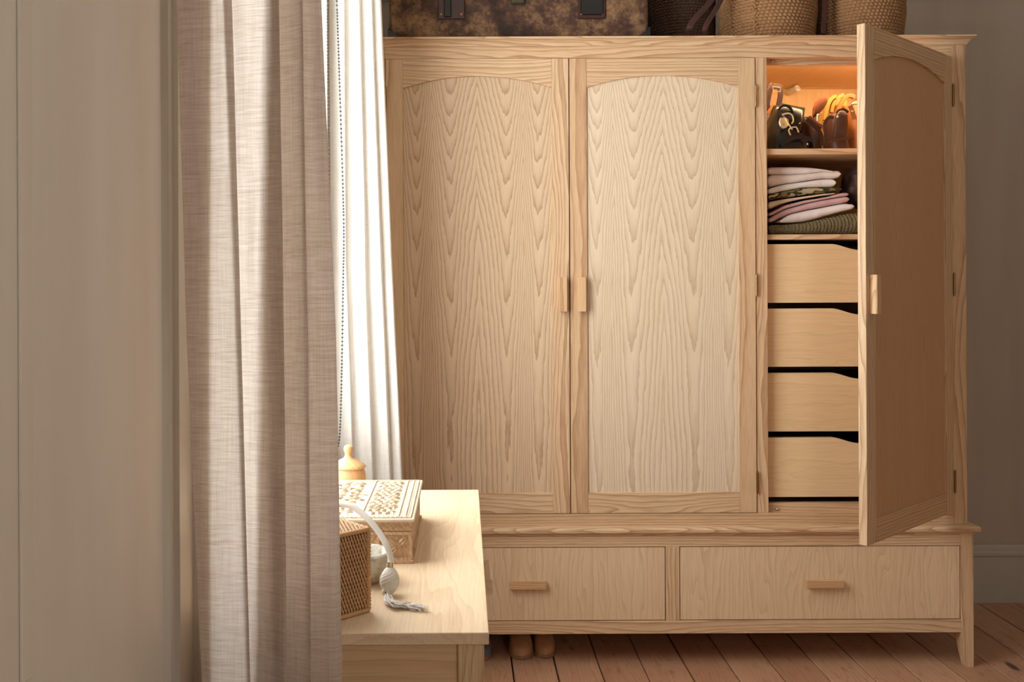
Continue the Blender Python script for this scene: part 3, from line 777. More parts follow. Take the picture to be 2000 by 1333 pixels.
# roller blind above the window, its bead chain loop hanging down
RB = empty('roller_blind', (WALLX+.05, 2.0, 2.30))
tag(RB, 'cream roller blind rolled up above the window', 'roller blind')
MB().tube([(WALLX+.05, WIN[0]-.02, 2.34), (WALLX+.05, 2.49, 2.34)], .032, 20).build('roller', linen_lit, RB, 40)
cb = plain('cream_plastic', sr(236, 222, 200), .4)
bx('bracket', cb, RB, WALLX+.0, WALLX+.09, 2.49, 2.50, 2.27, 2.385, bev=.003)
bx('bracket', cb, RB, WALLX+.0, WALLX+.09, WIN[0]-.032, WIN[0]-.022, 2.30, 2.385, bev=.003)
def chain():
    Yc = 2.47; mb = MB()
    pts = [P(639, -70, Yc), P(640, 130, Yc), P(643, 420, Yc), P(647, 700, Yc), P(652, 850, Yc), P(656, 875, Yc), P(660, 873, Yc), P(664, 840, Yc), P(667, 740, Yc), P(670, 560, Yc), P(671, 420, Yc), P(662, 130, Yc), P(655, -70, Yc)]
    path = crom(pts, 900); acc = 0; last = path[0]; rb = .0029
    for p in path:
        if (p-last).length >= .0080:
            last = p; mb.ellipsoid(p, (rb, rb, rb), 6, 4)
    mb.tube(path[::6], .0006, 4)
    mb.build('bead_chain', chain_m, RB, True)
chain()

# ------------------------------------------------------------------ things on the dressing table
jarw = wood('turned_wood', 2, sr(228, 188, 138), sr(216, 170, 118), sr(190, 136, 86), freq=120, warp=.01, pore=.04, rough=.35, contrast=.6)
JC = P(681, 940, 2.02); jx, jy = JC.x, 2.02
JR = empty('lidded_jar', (jx, jy, DZ)); tag(JR, 'round turned wooden jar with a knobbed lid behind the carved box', 'jar')
k = 2.02/F
def zj(py): return CAMZ-(py+1-CY)*k
zl = zj(912)
MB().lathe([(.001, DZ), (.024, DZ), (.027, DZ+.006), (.035, zj(955)), (.0378, zj(935)), (.0365, zj(922)), (.033, zl), (.03, zl-.001), (.001, zl-.003)], jx, jy, 40).build('jar_body', jarw, JR, 40)
MB().lathe([(.001, zl+.0005), (.036, zl+.0005), (.0372, zl+.003), (.036, zl+.006), (.030, zj(903)), (.020, zj(896.5)), (.011, zj(893)), (.0085, zj(889)), (.0075, zj(884.5)), (.0095, zj(880)), (.0108, zj(875.5)), (.0095, zj(870.5)), (.005, zj(867.5)), (.001, zj(867))], jx, jy, 40).build('lid', jarw, JR, 40)

# carved box
boxw = wood('carved_wood', 1, sr(216, 184, 148), sr(202, 166, 128), sr(170, 126, 90), freq=120, pore=.12, rough=.7)
boxw2 = plain('limed_carved_wood', sr(216, 196, 170), .75, var=.10, scale=60, bump=.4, bscale=500)
bx0, bx1, by0, by1 = -.338, -.088, 1.562, 1.872
zb0, zb1, zb2 = DZ, DZ+.055, DZ+.0765
CB = empty('carved_box', ((bx0+bx1)/2, (by0+by1)/2, DZ)); tag(CB, 'low carved wooden box with leaf relief lid on the dressing table', 'box')
body = bx('box_body', boxw, CB, bx0+.003, bx1-.003, by0+.003, by1-.003, zb0+.004, zb1-.001)
bx('foot_moulding', boxw, CB, bx0-.0005, bx1+.0005, by0-.0005, by1+.0005, zb0, zb0+.006, bev=.001)
lid = bx('box_lid', boxw, CB, bx0+.002, bx1-.002, by0+.002, by1-.002, zb1, zb2-.006)
bx('lid_board', boxw2, CB, bx0-.003, bx1+.003, by0-.003, by1+.003, zb2-.006, zb2, bev=.0015)
def leaf(mb, c, U, Vv, Nn, L, wd, h):
    """pointed leaf relief: rim on the surface, raised midline with a crease"""
    c, U, Vv, Nn = Vector(c), Vector(U), Vector(Vv), Vector(Nn)
    vs_ = []; m = 5
    for i in range(m+1):
        t = i/m; a = math.sin(math.pi*t)**.8*wd
        p = c+U*(L*(t-.5))
        vs_ += [p-Vv*a-Nn*.0005, p-Vv*a*.5+Nn*h*math.sin(math.pi*min(max(t, .08), .92)), p+Nn*h*.35*math.sin(math.pi*t), p+Vv*a*.5+Nn*h*math.sin(math.pi*min(max(t, .08), .92)), p+Vv*a-Nn*.0005]
    fs = [(i*5+j, i*5+j+1, i*5+j+6, i*5+j+5) for i in range(m) for j in range(4)]
    mb.add(vs_, fs)
rg = random.Random(11)
X_, Y_, Z_ = Vector((1, 0, 0)), Vector((0, 1, 0)), Vector((0, 0, 1))
panels = [(bx0+.028, -.178-.004), (-.178+.004, bx1-.030)]
lt = zb2
mb = MB()
for xa, xb in panels:
    for a in range(9):
        for b in range(24):
            cx = xa+(xb-xa)*(a+.5+rg.uniform(-.25, .25))/9; cy = by0+.03+(by1-by0-.055)*(b+.5+rg.uniform(-.2, .2))/24
            if not (xa+.008 < cx < xb-.008): continue
            ang = R((a % 2)*62-30+rg.uniform(-35, 35)+90*(b % 3 == 0))
            U = Vector((math.cos(ang), math.sin(ang), 0)); V_ = Vector((-math.sin(ang), math.cos(ang), 0))
            leaf(mb, (cx, cy, lt), U, V_, Z_, rg.uniform(.014, .021), rg.uniform(.0026, .004), .0034)
o = mb.build('leaf_relief', boxw2, CB, 50); o['kind'] = 'stuff'
mb = MB()   # raised borders and the ridge between panels
mb.box(bx0+.004, bx1-.004, by0+.004, by0+.009, lt-.001, lt+.0018).box(bx0+.004, bx1-.004, by1-.009, by1-.004, lt-.001, lt+.0018)
for xx, ww in ((bx0+.006, .004), (bx0+.022, .004), (-.178, .0025), (bx1-.026, .003), (bx1-.014, .003), (bx1-.005, .004)):
    mb.box(xx-ww/2, xx+ww/2, by0+.009, by1-.009, lt-.001, lt+.0022, bev=.0006)
for i in range(34):      # beads along the border
    yy = by0+.014+(by1-by0-.028)*i/33
    mb.ellipsoid((bx1-.0095, yy, lt), (.003, .0032, .0018), 6, 4)
for i in range(30):
    xx = bx0+.012+(bx1-bx0-.024)*i/29
    mb.ellipsoid((xx, by0+.0065, lt+.0015), (.0034, .002, .0016), 6, 4)
o = mb.build('lid_border', boxw2, CB, 40)
mb = MB()   # front: lid edge scrolls, framed panels with big leaves
yf = by0+.003; N_ = Vector((0, -1, 0))
for i in range(22):
    xx = bx0+.015+(bx1-bx0-.03)*i/21
    leaf(mb, (xx, by0+.002, (zb1+zb2-.006)/2), Vector((.86, 0, .5*(1 if i % 2 else -1))), Vector((-.5*(1 if i % 2 else -1), 0, .86)), N_, .013, .0028, .0022)
for cxx in (-.115, -.178, -.241, -.304):
    cz = (zb0+zb1)/2+.001
    for q in range(4):
        ang = R(45+90*q); U = Vector((math.cos(ang), 0, math.sin(ang))); V_ = Vector((-math.sin(ang), 0, math.cos(ang)))
        leaf(mb, Vector((cxx, yf, cz))+U*.012, U, V_, N_, .021, .0058, .0036)
    for q in range(4):
        ang = R(90*q); U = Vector((math.cos(ang), 0, math.sin(ang))); V_ = Vector((-math.sin(ang), 0, math.cos(ang)))
        leaf(mb, Vector((cxx, yf, cz))+U*.0155, U, V_, N_, .012, .0026, .0025)
    for s in (-1, 1):
        pts = [(cxx+s*.030+s*-.012*math.cos(a_*.35), yf, cz+.02*math.sin(a_*.35)) for a_ in range(-4, 5)]
        mb.tube(pts, .0014, 5)
o = mb.build('leaf_relief', boxw, CB, 50); o['kind'] = 'stuff'
mb = MB()
for xx in (bx1-.004, -.147, -.21, -.272, bx0+.004): mb.box(xx-.0028, xx+.0028, yf-.0025, yf+.001, zb0+.006, zb1-.002, bev=.0008)
mb.box(bx0+.004, bx1-.004, yf-.0028, yf+.001, zb1-.006, zb1-.001).box(bx0+.004, bx1-.004, yf-.0028, yf+.001, zb0+.006, zb0+.010)
mb.build('front_frame', boxw, CB)

# rattan basket (square, turned 45 degrees)
rat = plain('rattan_cane', sr(216, 166, 114), .5, var=.16, scale=90); rat_d = plain('rattan_inner', sr(104, 66, 38), .8)
RS, RH = .128, .1225
c0 = P(720, 1195, 1.332); corner = Vector((c0.x, 1.332, DZ))
e1 = Vector((-.742, -.670, 0)); e2 = Vector((-.670, .742, 0))      # along the seen face / away from it
RT = empty('rattan_box', corner+(e1+e2)*RS/2); tag(RT, 'woven rattan square box at the near end of the dressing table', 'basket')
def obox(mb, o_, a, b, h0, h1, ins):
    p = [o_+e1*ins+e2*ins, o_+e1*(a-ins)+e2*ins, o_+e1*(a-ins)+e2*(b-ins), o_+e1*ins+e2*(b-ins)]
    mb.add([q+Z_*h0 for q in p]+[q+Z_*h1 for q in p], [(0,3,2,1), (4,5,6,7), (0,1,5,4), (1,2,6,5), (2,3,7,6), (3,0,4,7)])
mb = MB(); obox(mb, corner, RS, RS, .002, RH-.003, .0045); mb.build('inner_box', rat_d, RT)
def face_weave(mb, o_, A, B, la, lb, nrm, na, nb):
    """S-twined stitches: rows run along A, stitches lean along B"""
    for j in range(nb):
        for i in range(na+1):
            u = (i+(.5 if j % 2 else 0))/na
            if u > 1.001: continue
            p = o_+A*(la*u)+B*(lb*(j+.5)/nb)+nrm*(-.0022)
            ax = (B*.95+A*.16).normalized(); sx = nrm.cross(ax).normalized()
            hl, hw_ = lb/nb*.92, la/na*.36
            rings = []
            for q, (t, wv, hh) in enumerate(((-1, .25, -.0012), (-.6, .85, .0012), (0, 1, .0030), (.6, .85, .0012), (1, .25, -.0012))):
                m = p+ax*(hl*t)+nrm*hh
                rings.append([m+sx*hw_*wv, m+nrm*.0014*wv, m-sx*hw_*wv, m-nrm*.0012*wv])
            mb.loft(rings)
n1_ = Vector((e1.y, -e1.x, 0)); n1_ = n1_ if n1_.dot(e2) < 0 else -n1_
mb = MB(); face_weave(mb, corner+Z_*.006, e1, Z_, RS, RH-.014, n1_, 26, 17)
n2_ = -e1
face_weave(mb, corner+Z_*.006, e2, Z_, RS, RH-.014, n2_, 26, 17)
face_weave(mb, corner+e2*RS+Z_*.006, e1, Z_, RS, RH-.014, -n1_, 26, 17)
face_weave(mb, corner+e1*RS+Z_*.006, e2, Z_, RS, RH-.014, -n2_, 26, 17)
face_weave(mb, corner+Z_*(RH-.0005), e1, e2, RS, RS, Z_, 22, 22)
o = mb.build('weave', rat, RT, 60); o['kind'] = 'stuff'
mb = MB()   # bound edges
cs = [corner, corner+e1*RS, corner+e1*RS+e2*RS, corner+e2*RS]
for a, b in zip(cs, cs[1:]+cs[:1]):
    mb.tube([a+Z_*.0035, b+Z_*.0035], .0034, 8); mb.tube([a+Z_*(RH-.003), b+Z_*(RH-.003)], .0034, 8)
for a in cs:
    mb.tube([a+Z_*.003, a+Z_*(RH-.003)], .0030, 8)
    for i in range(24):
        mb.ellipsoid(a+Z_*(.006+(RH-.012)*i/23), (.0042, .0042, .0022), 8, 4, Matrix.Rotation(R(25), 3, 'X'))
mb.build('bound_edge', rat, RT, 50)

# stone bowl
def stone():
    t = NT('speckled_stone'); n = t.noise(t.obj(), 60, 5, .7); n2 = t.noise(t.obj(), 14, 3)
    col = t.ramp(n, [(.34, sr(140, 132, 116)), (.48, sr(196, 188, 172)), (.7, sr(222, 216, 204))])
    t.bump(n, .4, .002); return t.done(t.mix(t.ramp(n2, [(.4, 0.0), (.8, .4)]), col, sr(150, 146, 126)), .7)
BW = P(712, 1140, 1.47); bwx, bwy = BW.x, 1.47
bowl = MB().lathe([(.001, DZ), (.021, DZ), (.024, DZ+.002), (.034, DZ+.014), (.0405, DZ+.029), (.0428, DZ+.040), (.0420, DZ+.047), (.0388, DZ+.0495), (.0350, DZ+.0475), (.0325, DZ+.041), (.028, DZ+.030), (.018, DZ+.020), (.001, DZ+.017)], bwx, bwy, 40,
    lambda k, a, r, z: .0012*noise.noise((math.cos(a)*2, math.sin(a)*2, z*40))).build('stone_bowl', stone(), None, True)
tag(bowl, 'small speckled pale stone bowl tucked behind the rattan box', 'bowl')

# atomiser: glass bottle, gold collar, tube, crocheted bulb, tassel
AT = empty('perfume_atomiser', (P(618, 1100, 1.492).x, 1.492, DZ)); tag(AT, 'perfume atomiser with white tube, squeeze bulb and silky tassel', 'atomiser')
ax_, ay_ = AT.location.x, AT.location.y
ivory = plain('ivory_rubber', sr(240, 234, 224), .45); cro = plain('crochet_ivory', sr(228, 220, 206), .8)
frost = plain('frosted_glass', sr(214, 206, 196), .25); silk = plain('silk_thread', sr(236, 228, 222), .35)
MB().lathe([(.001, DZ), (.024, DZ), (.027, DZ+.01), (.029, DZ+.04), (.025, DZ+.068), (.012, DZ+.084), (.009, DZ+.092), (.001, DZ+.092)], ax_, ay_, 28).build('bottle', frost, AT, 40)
zt2 = P(660, 986, 1.46).z
MB().lathe([(.0095, DZ+.092), (.0105, DZ+.10), (.0085, DZ+.108), (.0085, zt2+.008), (.005, zt2+.012), (.001, zt2+.013)], ax_, ay_, 20).build('collar', gold, AT, 40)
g1 = P(655, 985, 1.462)
MB().tube([(ax_, ay_, zt2), P(648, 984, 1.466), P(666, 986.5, 1.458)], .0042, 10).build('spout', gold, AT, True)
tb = crom([P(660, 985, 1.46), P(682, 988, 1.455), P(704, 1001, 1.448), (P(724, 1020, 1.438)), P(742, 1043, 1.428), P(755, 1066, 1.418), P(762, 1086, 1.412), P(764, 1103, 1.408)], 40)
MB().tube(tb, .0047, 12).build('tube', ivory, AT, True)
bt_, bb_ = P(762, 1106, 1.405), P(760, 1161, 1.398)
ax3 = (bt_-bb_); Lb = ax3.length; u3 = ax3.normalized(); rot3 = u3.to_track_quat('Z', 'Y').to_matrix()
MB().tube([bt_-u3*.003, bt_+u3*.006], .0055, 12).build('ferrule', gold, AT, 40)
mb = MB(); rings = []
for i in range(33):
    t = i/32; r_ = .0148*math.sin(math.pi*(.06+.90*t))**.72*(1-.10*(t-.5)); ring = []
    for j in range(96):
        a = 2*math.pi*j/96; rr = r_*(1+.045*(math.sin(a*16)*math.cos(i*1.57+a*8)))
        ring.append(bb_+rot3 @ Vector((rr*math.cos(a), rr*math.sin(a), Lb*t)))
    rings.append(ring)
mb.loft(rings).build('squeeze_bulb', cro, AT, True)
mb = MB(); rg = random.Random(5)
def onp(px, py): return P(px, py, (CAMZ-DZ)*F/(py+.7-CY))
cen_ = crom([onp(754, 1172), onp(763, 1184), onp(778, 1189), onp(796, 1188), onp(813, 1191), onp(834, 1194)], 22)
for i in range(54):
    a0 = rg.uniform(0, 6.28); r0 = rg.uniform(.001, .0062); L_ = rg.randint(15, 22); ph = rg.uniform(0, 6.28); p = []
    for q in range(L_):
        t = q/21; rr = r0*(1.05+.5*max(0, t-.7))+.0016*math.sin(q*1.25+ph)
        p.append(Vector((cen_[q].x+.8*rr*math.cos(a0+t*2.2), cen_[q].y+rr*1.3*math.cos(a0+t*2.2+.6), DZ+.0012+max(0, .0052*(1-.55*t)+rr*.8*math.sin(a0+t*2.2)))))
    mb.tube(p, .0006, 4)
for i in range(20):     # looped head of the tassel
    c = P(757, 1168, 1.392); c.z = DZ+.009; p = []
    s0 = rg.uniform(0, 6.28); rx, rz = rg.uniform(.004, .0085), rg.uniform(.003, .007)
    for q in range(13):
        t = 2*math.pi*q/12; p.append(c+Vector((rx*math.cos(t)*math.cos(s0)-.002, rx*math.cos(t)*math.sin(s0)*.6, rz*math.sin(t))))
    mb.tube(p, .0009, 4)
o = mb.build('tassel', silk, AT, True); o['kind'] = 'stuff'

# ------------------------------------------------------------------ folded clothes on the lower shelf
def cloth(name, c, rough=.85, var=.05, pattern=None):
    t = NT(name); n = t.noise(t.obj(), 30, 3); wv = t.noise(t.vmath('MULTIPLY', t.obj(), (700, 700, 700)), 1.0, 2)
    d = tuple(x*(1-var*2) for x in c[:3])+(1,); col = t.mix(n, c, d)
    if pattern:
        p = t.noise(t.vmath('MULTIPLY', t.obj(), (26, 26, 60)), 1.0, 1.0)
        col = t.mix(t.ramp(p, [(.42, 0.0), (.45, 1.0)]), col, pattern[0]); col = t.mix(t.ramp(p, [(.56, 0.0), (.58, 1.0)]), col, pattern[1])
    t.bump(t.math('ADD', n, wv), .25, .002); return t.done(col, rough, spec=.15)
def z4(x, y, Y): return P(1470+x/4.04, 290+y/4.04, Y)
def layer(mb, top, bot, Yf, Yb, amp=.0018, seed=0, rib=0, left_open=True):
    n = 420 if rib else 60; rings = []; x0 = top[0][0]; x1 = top[-1][0]; m = 16
    for i in range(n+1):
        u = i/n; x = x0+(x1-x0)*u
        zt = sum(z4(x, interp(top, x+dx), Yf).z for dx in (-24, 0, 24))/3; zb = sum(z4(x, interp(bot, x+dx), Yf).z for dx in (-24, 0, 24))/3
        X = z4(x, 0, Yf).x
        h = (zt-zb)/2*.955; c = (zt+zb)/2
        e = 1.0
        tip = (x1-x)/((zt-zb)*4.04*584/1)            # round nose at the folded end
        if tip < .5: e = max(.12, math.sqrt(max(0, 1-(1-tip/.5)**2)))
        lip = (x-x0)/((zt-zb)*4.04*584/1)
        if lip < .5: e = min(e, max(.25, math.sqrt(max(0, 1-(1-lip/.5)**2))))
        h *= e; ring = []
        off = .006*noise.noise((X*9, seed, 2.2))
        for j in range(m):
            a = math.pi*(.5+j/(m-1)) ; ring.append(Vector((X, Yf+off+h*1.1+math.cos(a)*h*1.1, c+math.sin(a)*h)))
        ring.append(Vector((X, Yb, c-h))); ring.append(Vector((X, Yb, c+h)))
        for q in ring[:m]:
            d = amp*noise.noise((q.x*30, seed*3.3, q.z*40))+amp*.5*noise.noise((q.x*80, seed*1.7, q.z*30))
            q.y += d*1.5; q.z += d*.3
            if rib:
                k_ = rib*abs(math.sin(math.pi*(q.x*84+.25*math.sin(q.z*60))))**.6; q.y -= k_*.8; q.z += k_*.6*(1 if q.z > c else 0)
        rings.append(ring)
    mb.loft(rings)
GR = 'folded clothes on the wardrobe shelf'
def garment(name, mat, label, layers, Yf=3.075, Yb=3.36, rib=0, amp=.0018, cat='clothes', n_seed=1):
    mb = MB()
    for k, (t, b) in enumerate(layers): layer(mb, t, b, Yf, Yb, amp, n_seed+k*.77, rib)
    o = mb.build(name, mat, None, 'all'); return tag(o, label, cat, GR)
def knit():
    t = NT('olive_chunky_knit'); x, y, z = t.sep(t.obj())
    wv = t.math('SINE', t.math('MULTIPLY', z, 1500.)); n = t.noise(t.obj(), 400, 2)
    col = t.mix(t.math('ADD', t.math('MULTIPLY', wv, .25), .5), sr(104, 92, 66), sr(166, 152, 118))
    t.bump(t.math('ADD', wv, n), .8, .003); return t.done(col, .95, spec=.1)
garment('folded_sweater', knit(), 'folded olive chunky knit sweater at the bottom of the clothes pile', [([(128, 610), (200, 604), (400, 594), (600, 548), (760, 512), (900, 500), (1100, 506)], [(128, 676), (1100, 676)])], rib=.004, n_seed=3)
garment('folded_shirt', cloth('white_jersey', sr(232, 224, 222)), 'folded white shirt lying directly on the olive knit sweater', [([(208, 575), (300, 517), (450, 482), (600, 457), (720, 434), (800, 440)], [(208, 586), (300, 588), (420, 578), (560, 540), (700, 500), (800, 476)])], n_seed=5)
garment('folded_shirt', cloth('dusty_pink_jersey', sr(206, 170, 172)), 'folded dusty pink shirt in two layers amid the clothes pile',
        [([(130, 560), (180, 520), (250, 482), (400, 442), (550, 407), (700, 382), (762, 380)], [(130, 592), (210, 560), (300, 515), (450, 480), (600, 455), (720, 432), (762, 422)]),
         ([(128, 518), (250, 452), (400, 412), (600, 382), (700, 350), (756, 350)], [(128, 540), (180, 515), (250, 478), (400, 438), (550, 405), (700, 380), (756, 376)])], Yf=3.082, n_seed=7)
garment('folded_shirt', cloth('cream_cotton', sr(226, 206, 178)), 'folded cream shirt between the leaf print and pink shirts', [([(126, 420), (250, 399), (400, 379), (550, 359), (650, 350)], [(126, 488), (200, 450), (300, 417), (450, 388), (600, 366), (650, 360)])], Yf=3.086, n_seed=9)
garment('folded_shirt', cloth('leaf_print_cotton', sr(128, 116, 84), pattern=(sr(60, 58, 34), sr(176, 160, 128))), 'folded olive leaf print shirt in the middle of the clothes pile', [([(126, 366), (250, 336), (400, 310), (600, 308), (706, 308)], [(126, 410), (250, 390), (400, 368), (600, 348), (706, 332)])], Yf=3.08, n_seed=11)
garment('folded_shirt', cloth('white_lace_cotton', sr(236, 232, 228)), 'folded thin white shirt second from the top of the pile', [([(124, 318), (250, 282), (400, 262), (550, 238), (660, 236)], [(124, 362), (250, 336), (400, 310), (550, 305), (660, 304)])], Yf=3.08, n_seed=13)
garment('folded_shirt', cloth('white_blush_cotton', sr(234, 224, 220)), 'thick folded white shirt on top of the clothes pile', [([(122, 200), (300, 205), (450, 196), (600, 176), (697, 172)], [(122, 312), (250, 280), (400, 260), (550, 236), (650, 236), (697, 228)]), ([(122, 146), (300, 142), (450, 148), (560, 164), (640, 180)], [(122, 204), (300, 207), (450, 198), (560, 182), (640, 186)])], Yf=3.078, n_seed=15)
# brown fur
def fur():
    t = NT('brown_fur'); n = t.noise(t.vmath('MULTIPLY', t.obj(), (1, 1, .5)), 55, 5, .7)
    t.bump(n, .9, .006); return t.done(t.ramp(n, [(.3, sr(38, 24, 20)), (.55, sr(84, 60, 52)), (.8, sr(132, 104, 92))]), .9)
mb = MB(); cen = z4(850, 300, 3.17); rings = []
for i in range(41):
    t = math.pi*(i+.3)/(40.6); ring = []
    for j in range(60):
        a = 2*math.pi*j/60; d = Vector((math.sin(t)*math.cos(a), math.sin(t)*math.sin(a), -math.cos(t)))
        s = 1+.16*noise.noise(d*2.6)+.07*noise.noise(d*9)+.03*noise.noise(d*24)
        q = Vector((.056*d.x, .09*d.y, .072*d.z))*s; ring.append(cen+q)
    rings.append(ring)
o = mb.loft(rings).build('fur_scarf', fur(), None, 'all'); tag(o, 'rolled brown fur scarf beside the folded clothes pile', 'scarf')

# ------------------------------------------------------------------ handbags on the upper shelf
def q3(x, y, Y): return P(1470+x/6.06, 90+y/6.06, Y)
SHZ = zc(290.5, 3.022)
GB = 'handbags on the lit shelf'
def bag_body(mb, rows, Y, d, e=3.0, seed=0, amp=.002):
    """rows: (y_pix, xl_pix, xr_pix, depth factor); lofted bottom to top"""
    rings = []
    tab = sorted(rows, key=lambda r: -r[0])
    ys = [tab[0][0]+(tab[-1][0]-tab[0][0])*i/18 for i in range(19)]
    f = lambda y, k: interp(sorted([(r[0], r[k]) for r in rows]), y)
    for i, y in enumerate(ys):
        a, b = q3(f(y, 1), y, Y), q3(f(y, 2), y, Y); df = f(y, 3)
        z = max((a.z+b.z)/2, SHZ+.0005) if i else SHZ+.0005
        ring = se_ring((a.x+b.x)/2, Y+d/2, z, (b.x-a.x)/2, d/2*df, 28, e)
        for q in ring: q += Vector((noise.noise(q*28+Vector((seed, 0, 0))), noise.noise(q*28+Vector((0, seed, 0))), 0))*amp
        rings.append(ring)
    return mb.loft(rings)
def ribbon(pts, Y, wdt, th=.0015, up=(0, 1, 0), n=24):
    return MB().tube(crom([q3(a, b, Y+(c if len(t) > 2 else 0)) for t in pts for a, b, c in [(t+(0,))[:3] if len(t) == 2 else t]], n), .01, flat=(wdt, th), up=up)
def stud(root, x, y, Y, r, mat=gold):
    p = q3(x, y, Y); MB().ellipsoid(p, (r, r*.45, r), 12, 7).build('stud', mat, root, True)
# A maroon bag behind the frame
BA = empty('handbag', q3(150, 1205, 3.24)); BA.location.z = SHZ; WL[BA.name] = BA.location.copy()
tag(BA, 'dark brown leather handbag with an upright strap and rectangular ring', 'handbag', GB)
bag_body(MB(), [(1205, 60, 300, 1), (900, 70, 300, .9), (700, 90, 270, .55), (560, 110, 235, .3)], 3.20, .13, seed=1).build('bag_body', lea_maroon, BA, 50)
ribbon([(150, 760), (175, 600), (205, 500), (240, 462)], 3.178, .006, .011).build('strap', lea_maroon, BA, 40)
ribbon([(240, 470), (285, 478), (322, 486), (330, 560), (318, 650), (296, 740), (270, 800)], 3.178, .003, .0085).build('strap', lea_maroon, BA, 40)
ribbon([(180, 800), (215, 750), (255, 715), (285, 775)], 3.17, .002, .006).build('strap_end', lea_tan, BA, 40)
rp = [q3(a, b, 3.166) for a, b in ((238, 480), (326, 490), (326, 540), (242, 548), (238, 480))]
MB().tube(rp, .0015, 6).build('ring', gold, BA)
# B black bag with clasp
BB = empty('handbag', q3(480, 1205, 3.12)); BB.location.z = SHZ; WL[BB.name] = BB.location.copy()
tag(BB, 'glossy black leather handbag with a large gold clasp', 'handbag', GB)
bag_body(MB(), [(1205, 190, 735, 1), (1120, 200, 720, 1), (1000, 230, 640, .95), (850, 260, 610, .7), (720, 300, 590, .45), (670, 320, 560, .2)], 3.065, .12, seed=2, amp=.004).build('bag_body', lea_black, BB, 50)
# flap: curved sheet with an upturned corner
mb = MB(); rings = []
for i in range(9):
    u = i/8
    rings.append([q3(315+(620-315)*v*(1-.1*u), (672+60*v)+(220+80*v)*u, 3.075-.028*math.sin(math.pi*min(1, u*.9+.1))-.012*math.sin(math.pi*v)+.02*(1-u)) for v in [k/8 for k in range(9)]])
mb.loft(rings, False, False, False)
fl = mb.build('flap', lea_black, BB, 'all'); md_ = fl.modifiers.new('thick', 'SOLIDIFY'); md_.thickness = .003
ribbon([(300, 760), (345, 715), (400, 708), (450, 740), (470, 790)], 3.05, .003, .0035).build('top_handle', lea_black, BB, 40)
out = [q3(a, b, 3.040) for a, b in ((330, 850), (385, 838), (425, 870), (432, 925), (400, 965), (360, 978), (325, 945), (315, 900))]
mb = MB(); mb.loft([[p+Vector((0, .008, 0)) for p in out], [p+Vector((0, .001, 0)) for p in out], [Vector((p.x, p.y, p.z))*.9+sum(out, Vector())/8*.1 for p in out]])
pl = mb.build('clasp_plate', gold, BB)
ring_ = crom([q3(a, b, 3.036) for a, b in ((350, 815), (400, 800), (450, 805), (476, 840), (480, 890), (462, 920))], 20)
MB().tube(ring_, .0026, 8).build('clasp_ring', gold, BB, True)
MB().tube([q3(385, 852, 3.034), q3(420, 915, 3.033), q3(470, 990, 3.034)], .0024, 8).build('clasp_bar', gold, BB, True)
MB().tube(crom([q3(a, b, 3.036) for a, b in ((448, 1055), (428, 1000), (455, 968), (510, 960), (530, 985), (545, 1022))], 20), .0024, 8).build('clasp_hook', gold, BB, True)
for a, b in ((388, 856), (365, 925)): stud(BB, a, b, 3.036, .0018, brass)
stud(BB, 558, 915, 3.046, .0026, steel); stud(BB, 650, 1160, 3.058, .003, steel)
ribbon([(330, 1178), (420, 1120), (520, 1080), (620, 1085), (715, 1120)], 3.050, .003, .0065).build('base_strap', lea_black, BB, 40)
# C chestnut bag with fin flap
BC = empty('handbag', q3(735, 1205, 3.15)); BC.location.z = SHZ; WL[BC.name] = BC.location.copy()
tag(BC, 'slim chestnut leather handbag with a zip pull, leaning beside the black bag', 'handbag', GB)
bag_body(MB(), [(1205, 690, 850, 1), (1000, 660, 845, .9), (880, 640, 830, .7), (810, 655, 790, .4)], 3.10, .12, seed=3, amp=.003).build('bag_body', lea_maroon, BC, 50)
def leaf_flap(pts, Y, th):
    P_ = [q3(a, b, Y) for a, b in pts]; c = sum(P_, Vector())/len(P_)
    r0 = [p+Vector((0, th, 0)) for p in P_]; r1 = [p+Vector((0, th*.3, 0)) for p in P_]; r2 = [p*.88+c*.12+Vector((0, -th*.1, 0)) for p in P_]; r3 = [p*.5+c*.5+Vector((0, -th*.3, 0)) for p in P_]
    return MB().loft([r0, r1, r2, r3])
leaf_flap([(722, 820), (726, 740), (755, 660), (800, 608), (850, 596), (888, 604), (896, 640), (878, 690), (845, 745), (800, 790), (755, 830)], 3.13, .014).build('side_flap', lea_red, BC, 40)
leaf_flap([(640, 835), (665, 815), (700, 825), (735, 870), (790, 930), (835, 940), (820, 980), (770, 960), (700, 900)], 3.085, .012).build('zip_band', lea_red, BC, 40)
mb = MB(); a = q3(768, 808, 3.075); b = q3(770, 890, 3.072); mb.box(a.x-.0035, a.x+.0035, 3.07, 3.074, b.z, a.z, bev=.0012); mb.build('zip_pull', gold, BC)
ribbon([(790, 810), (822, 800), (826, 770)], 3.075, .003).build('pull_tab', gold, BC, 40)
ribbon([(640, 860), (700, 920), (770, 980), (810, 1060), (815, 1180)], 3.075, .003, .0055).build('strap', lea_maroon, BC, 40)
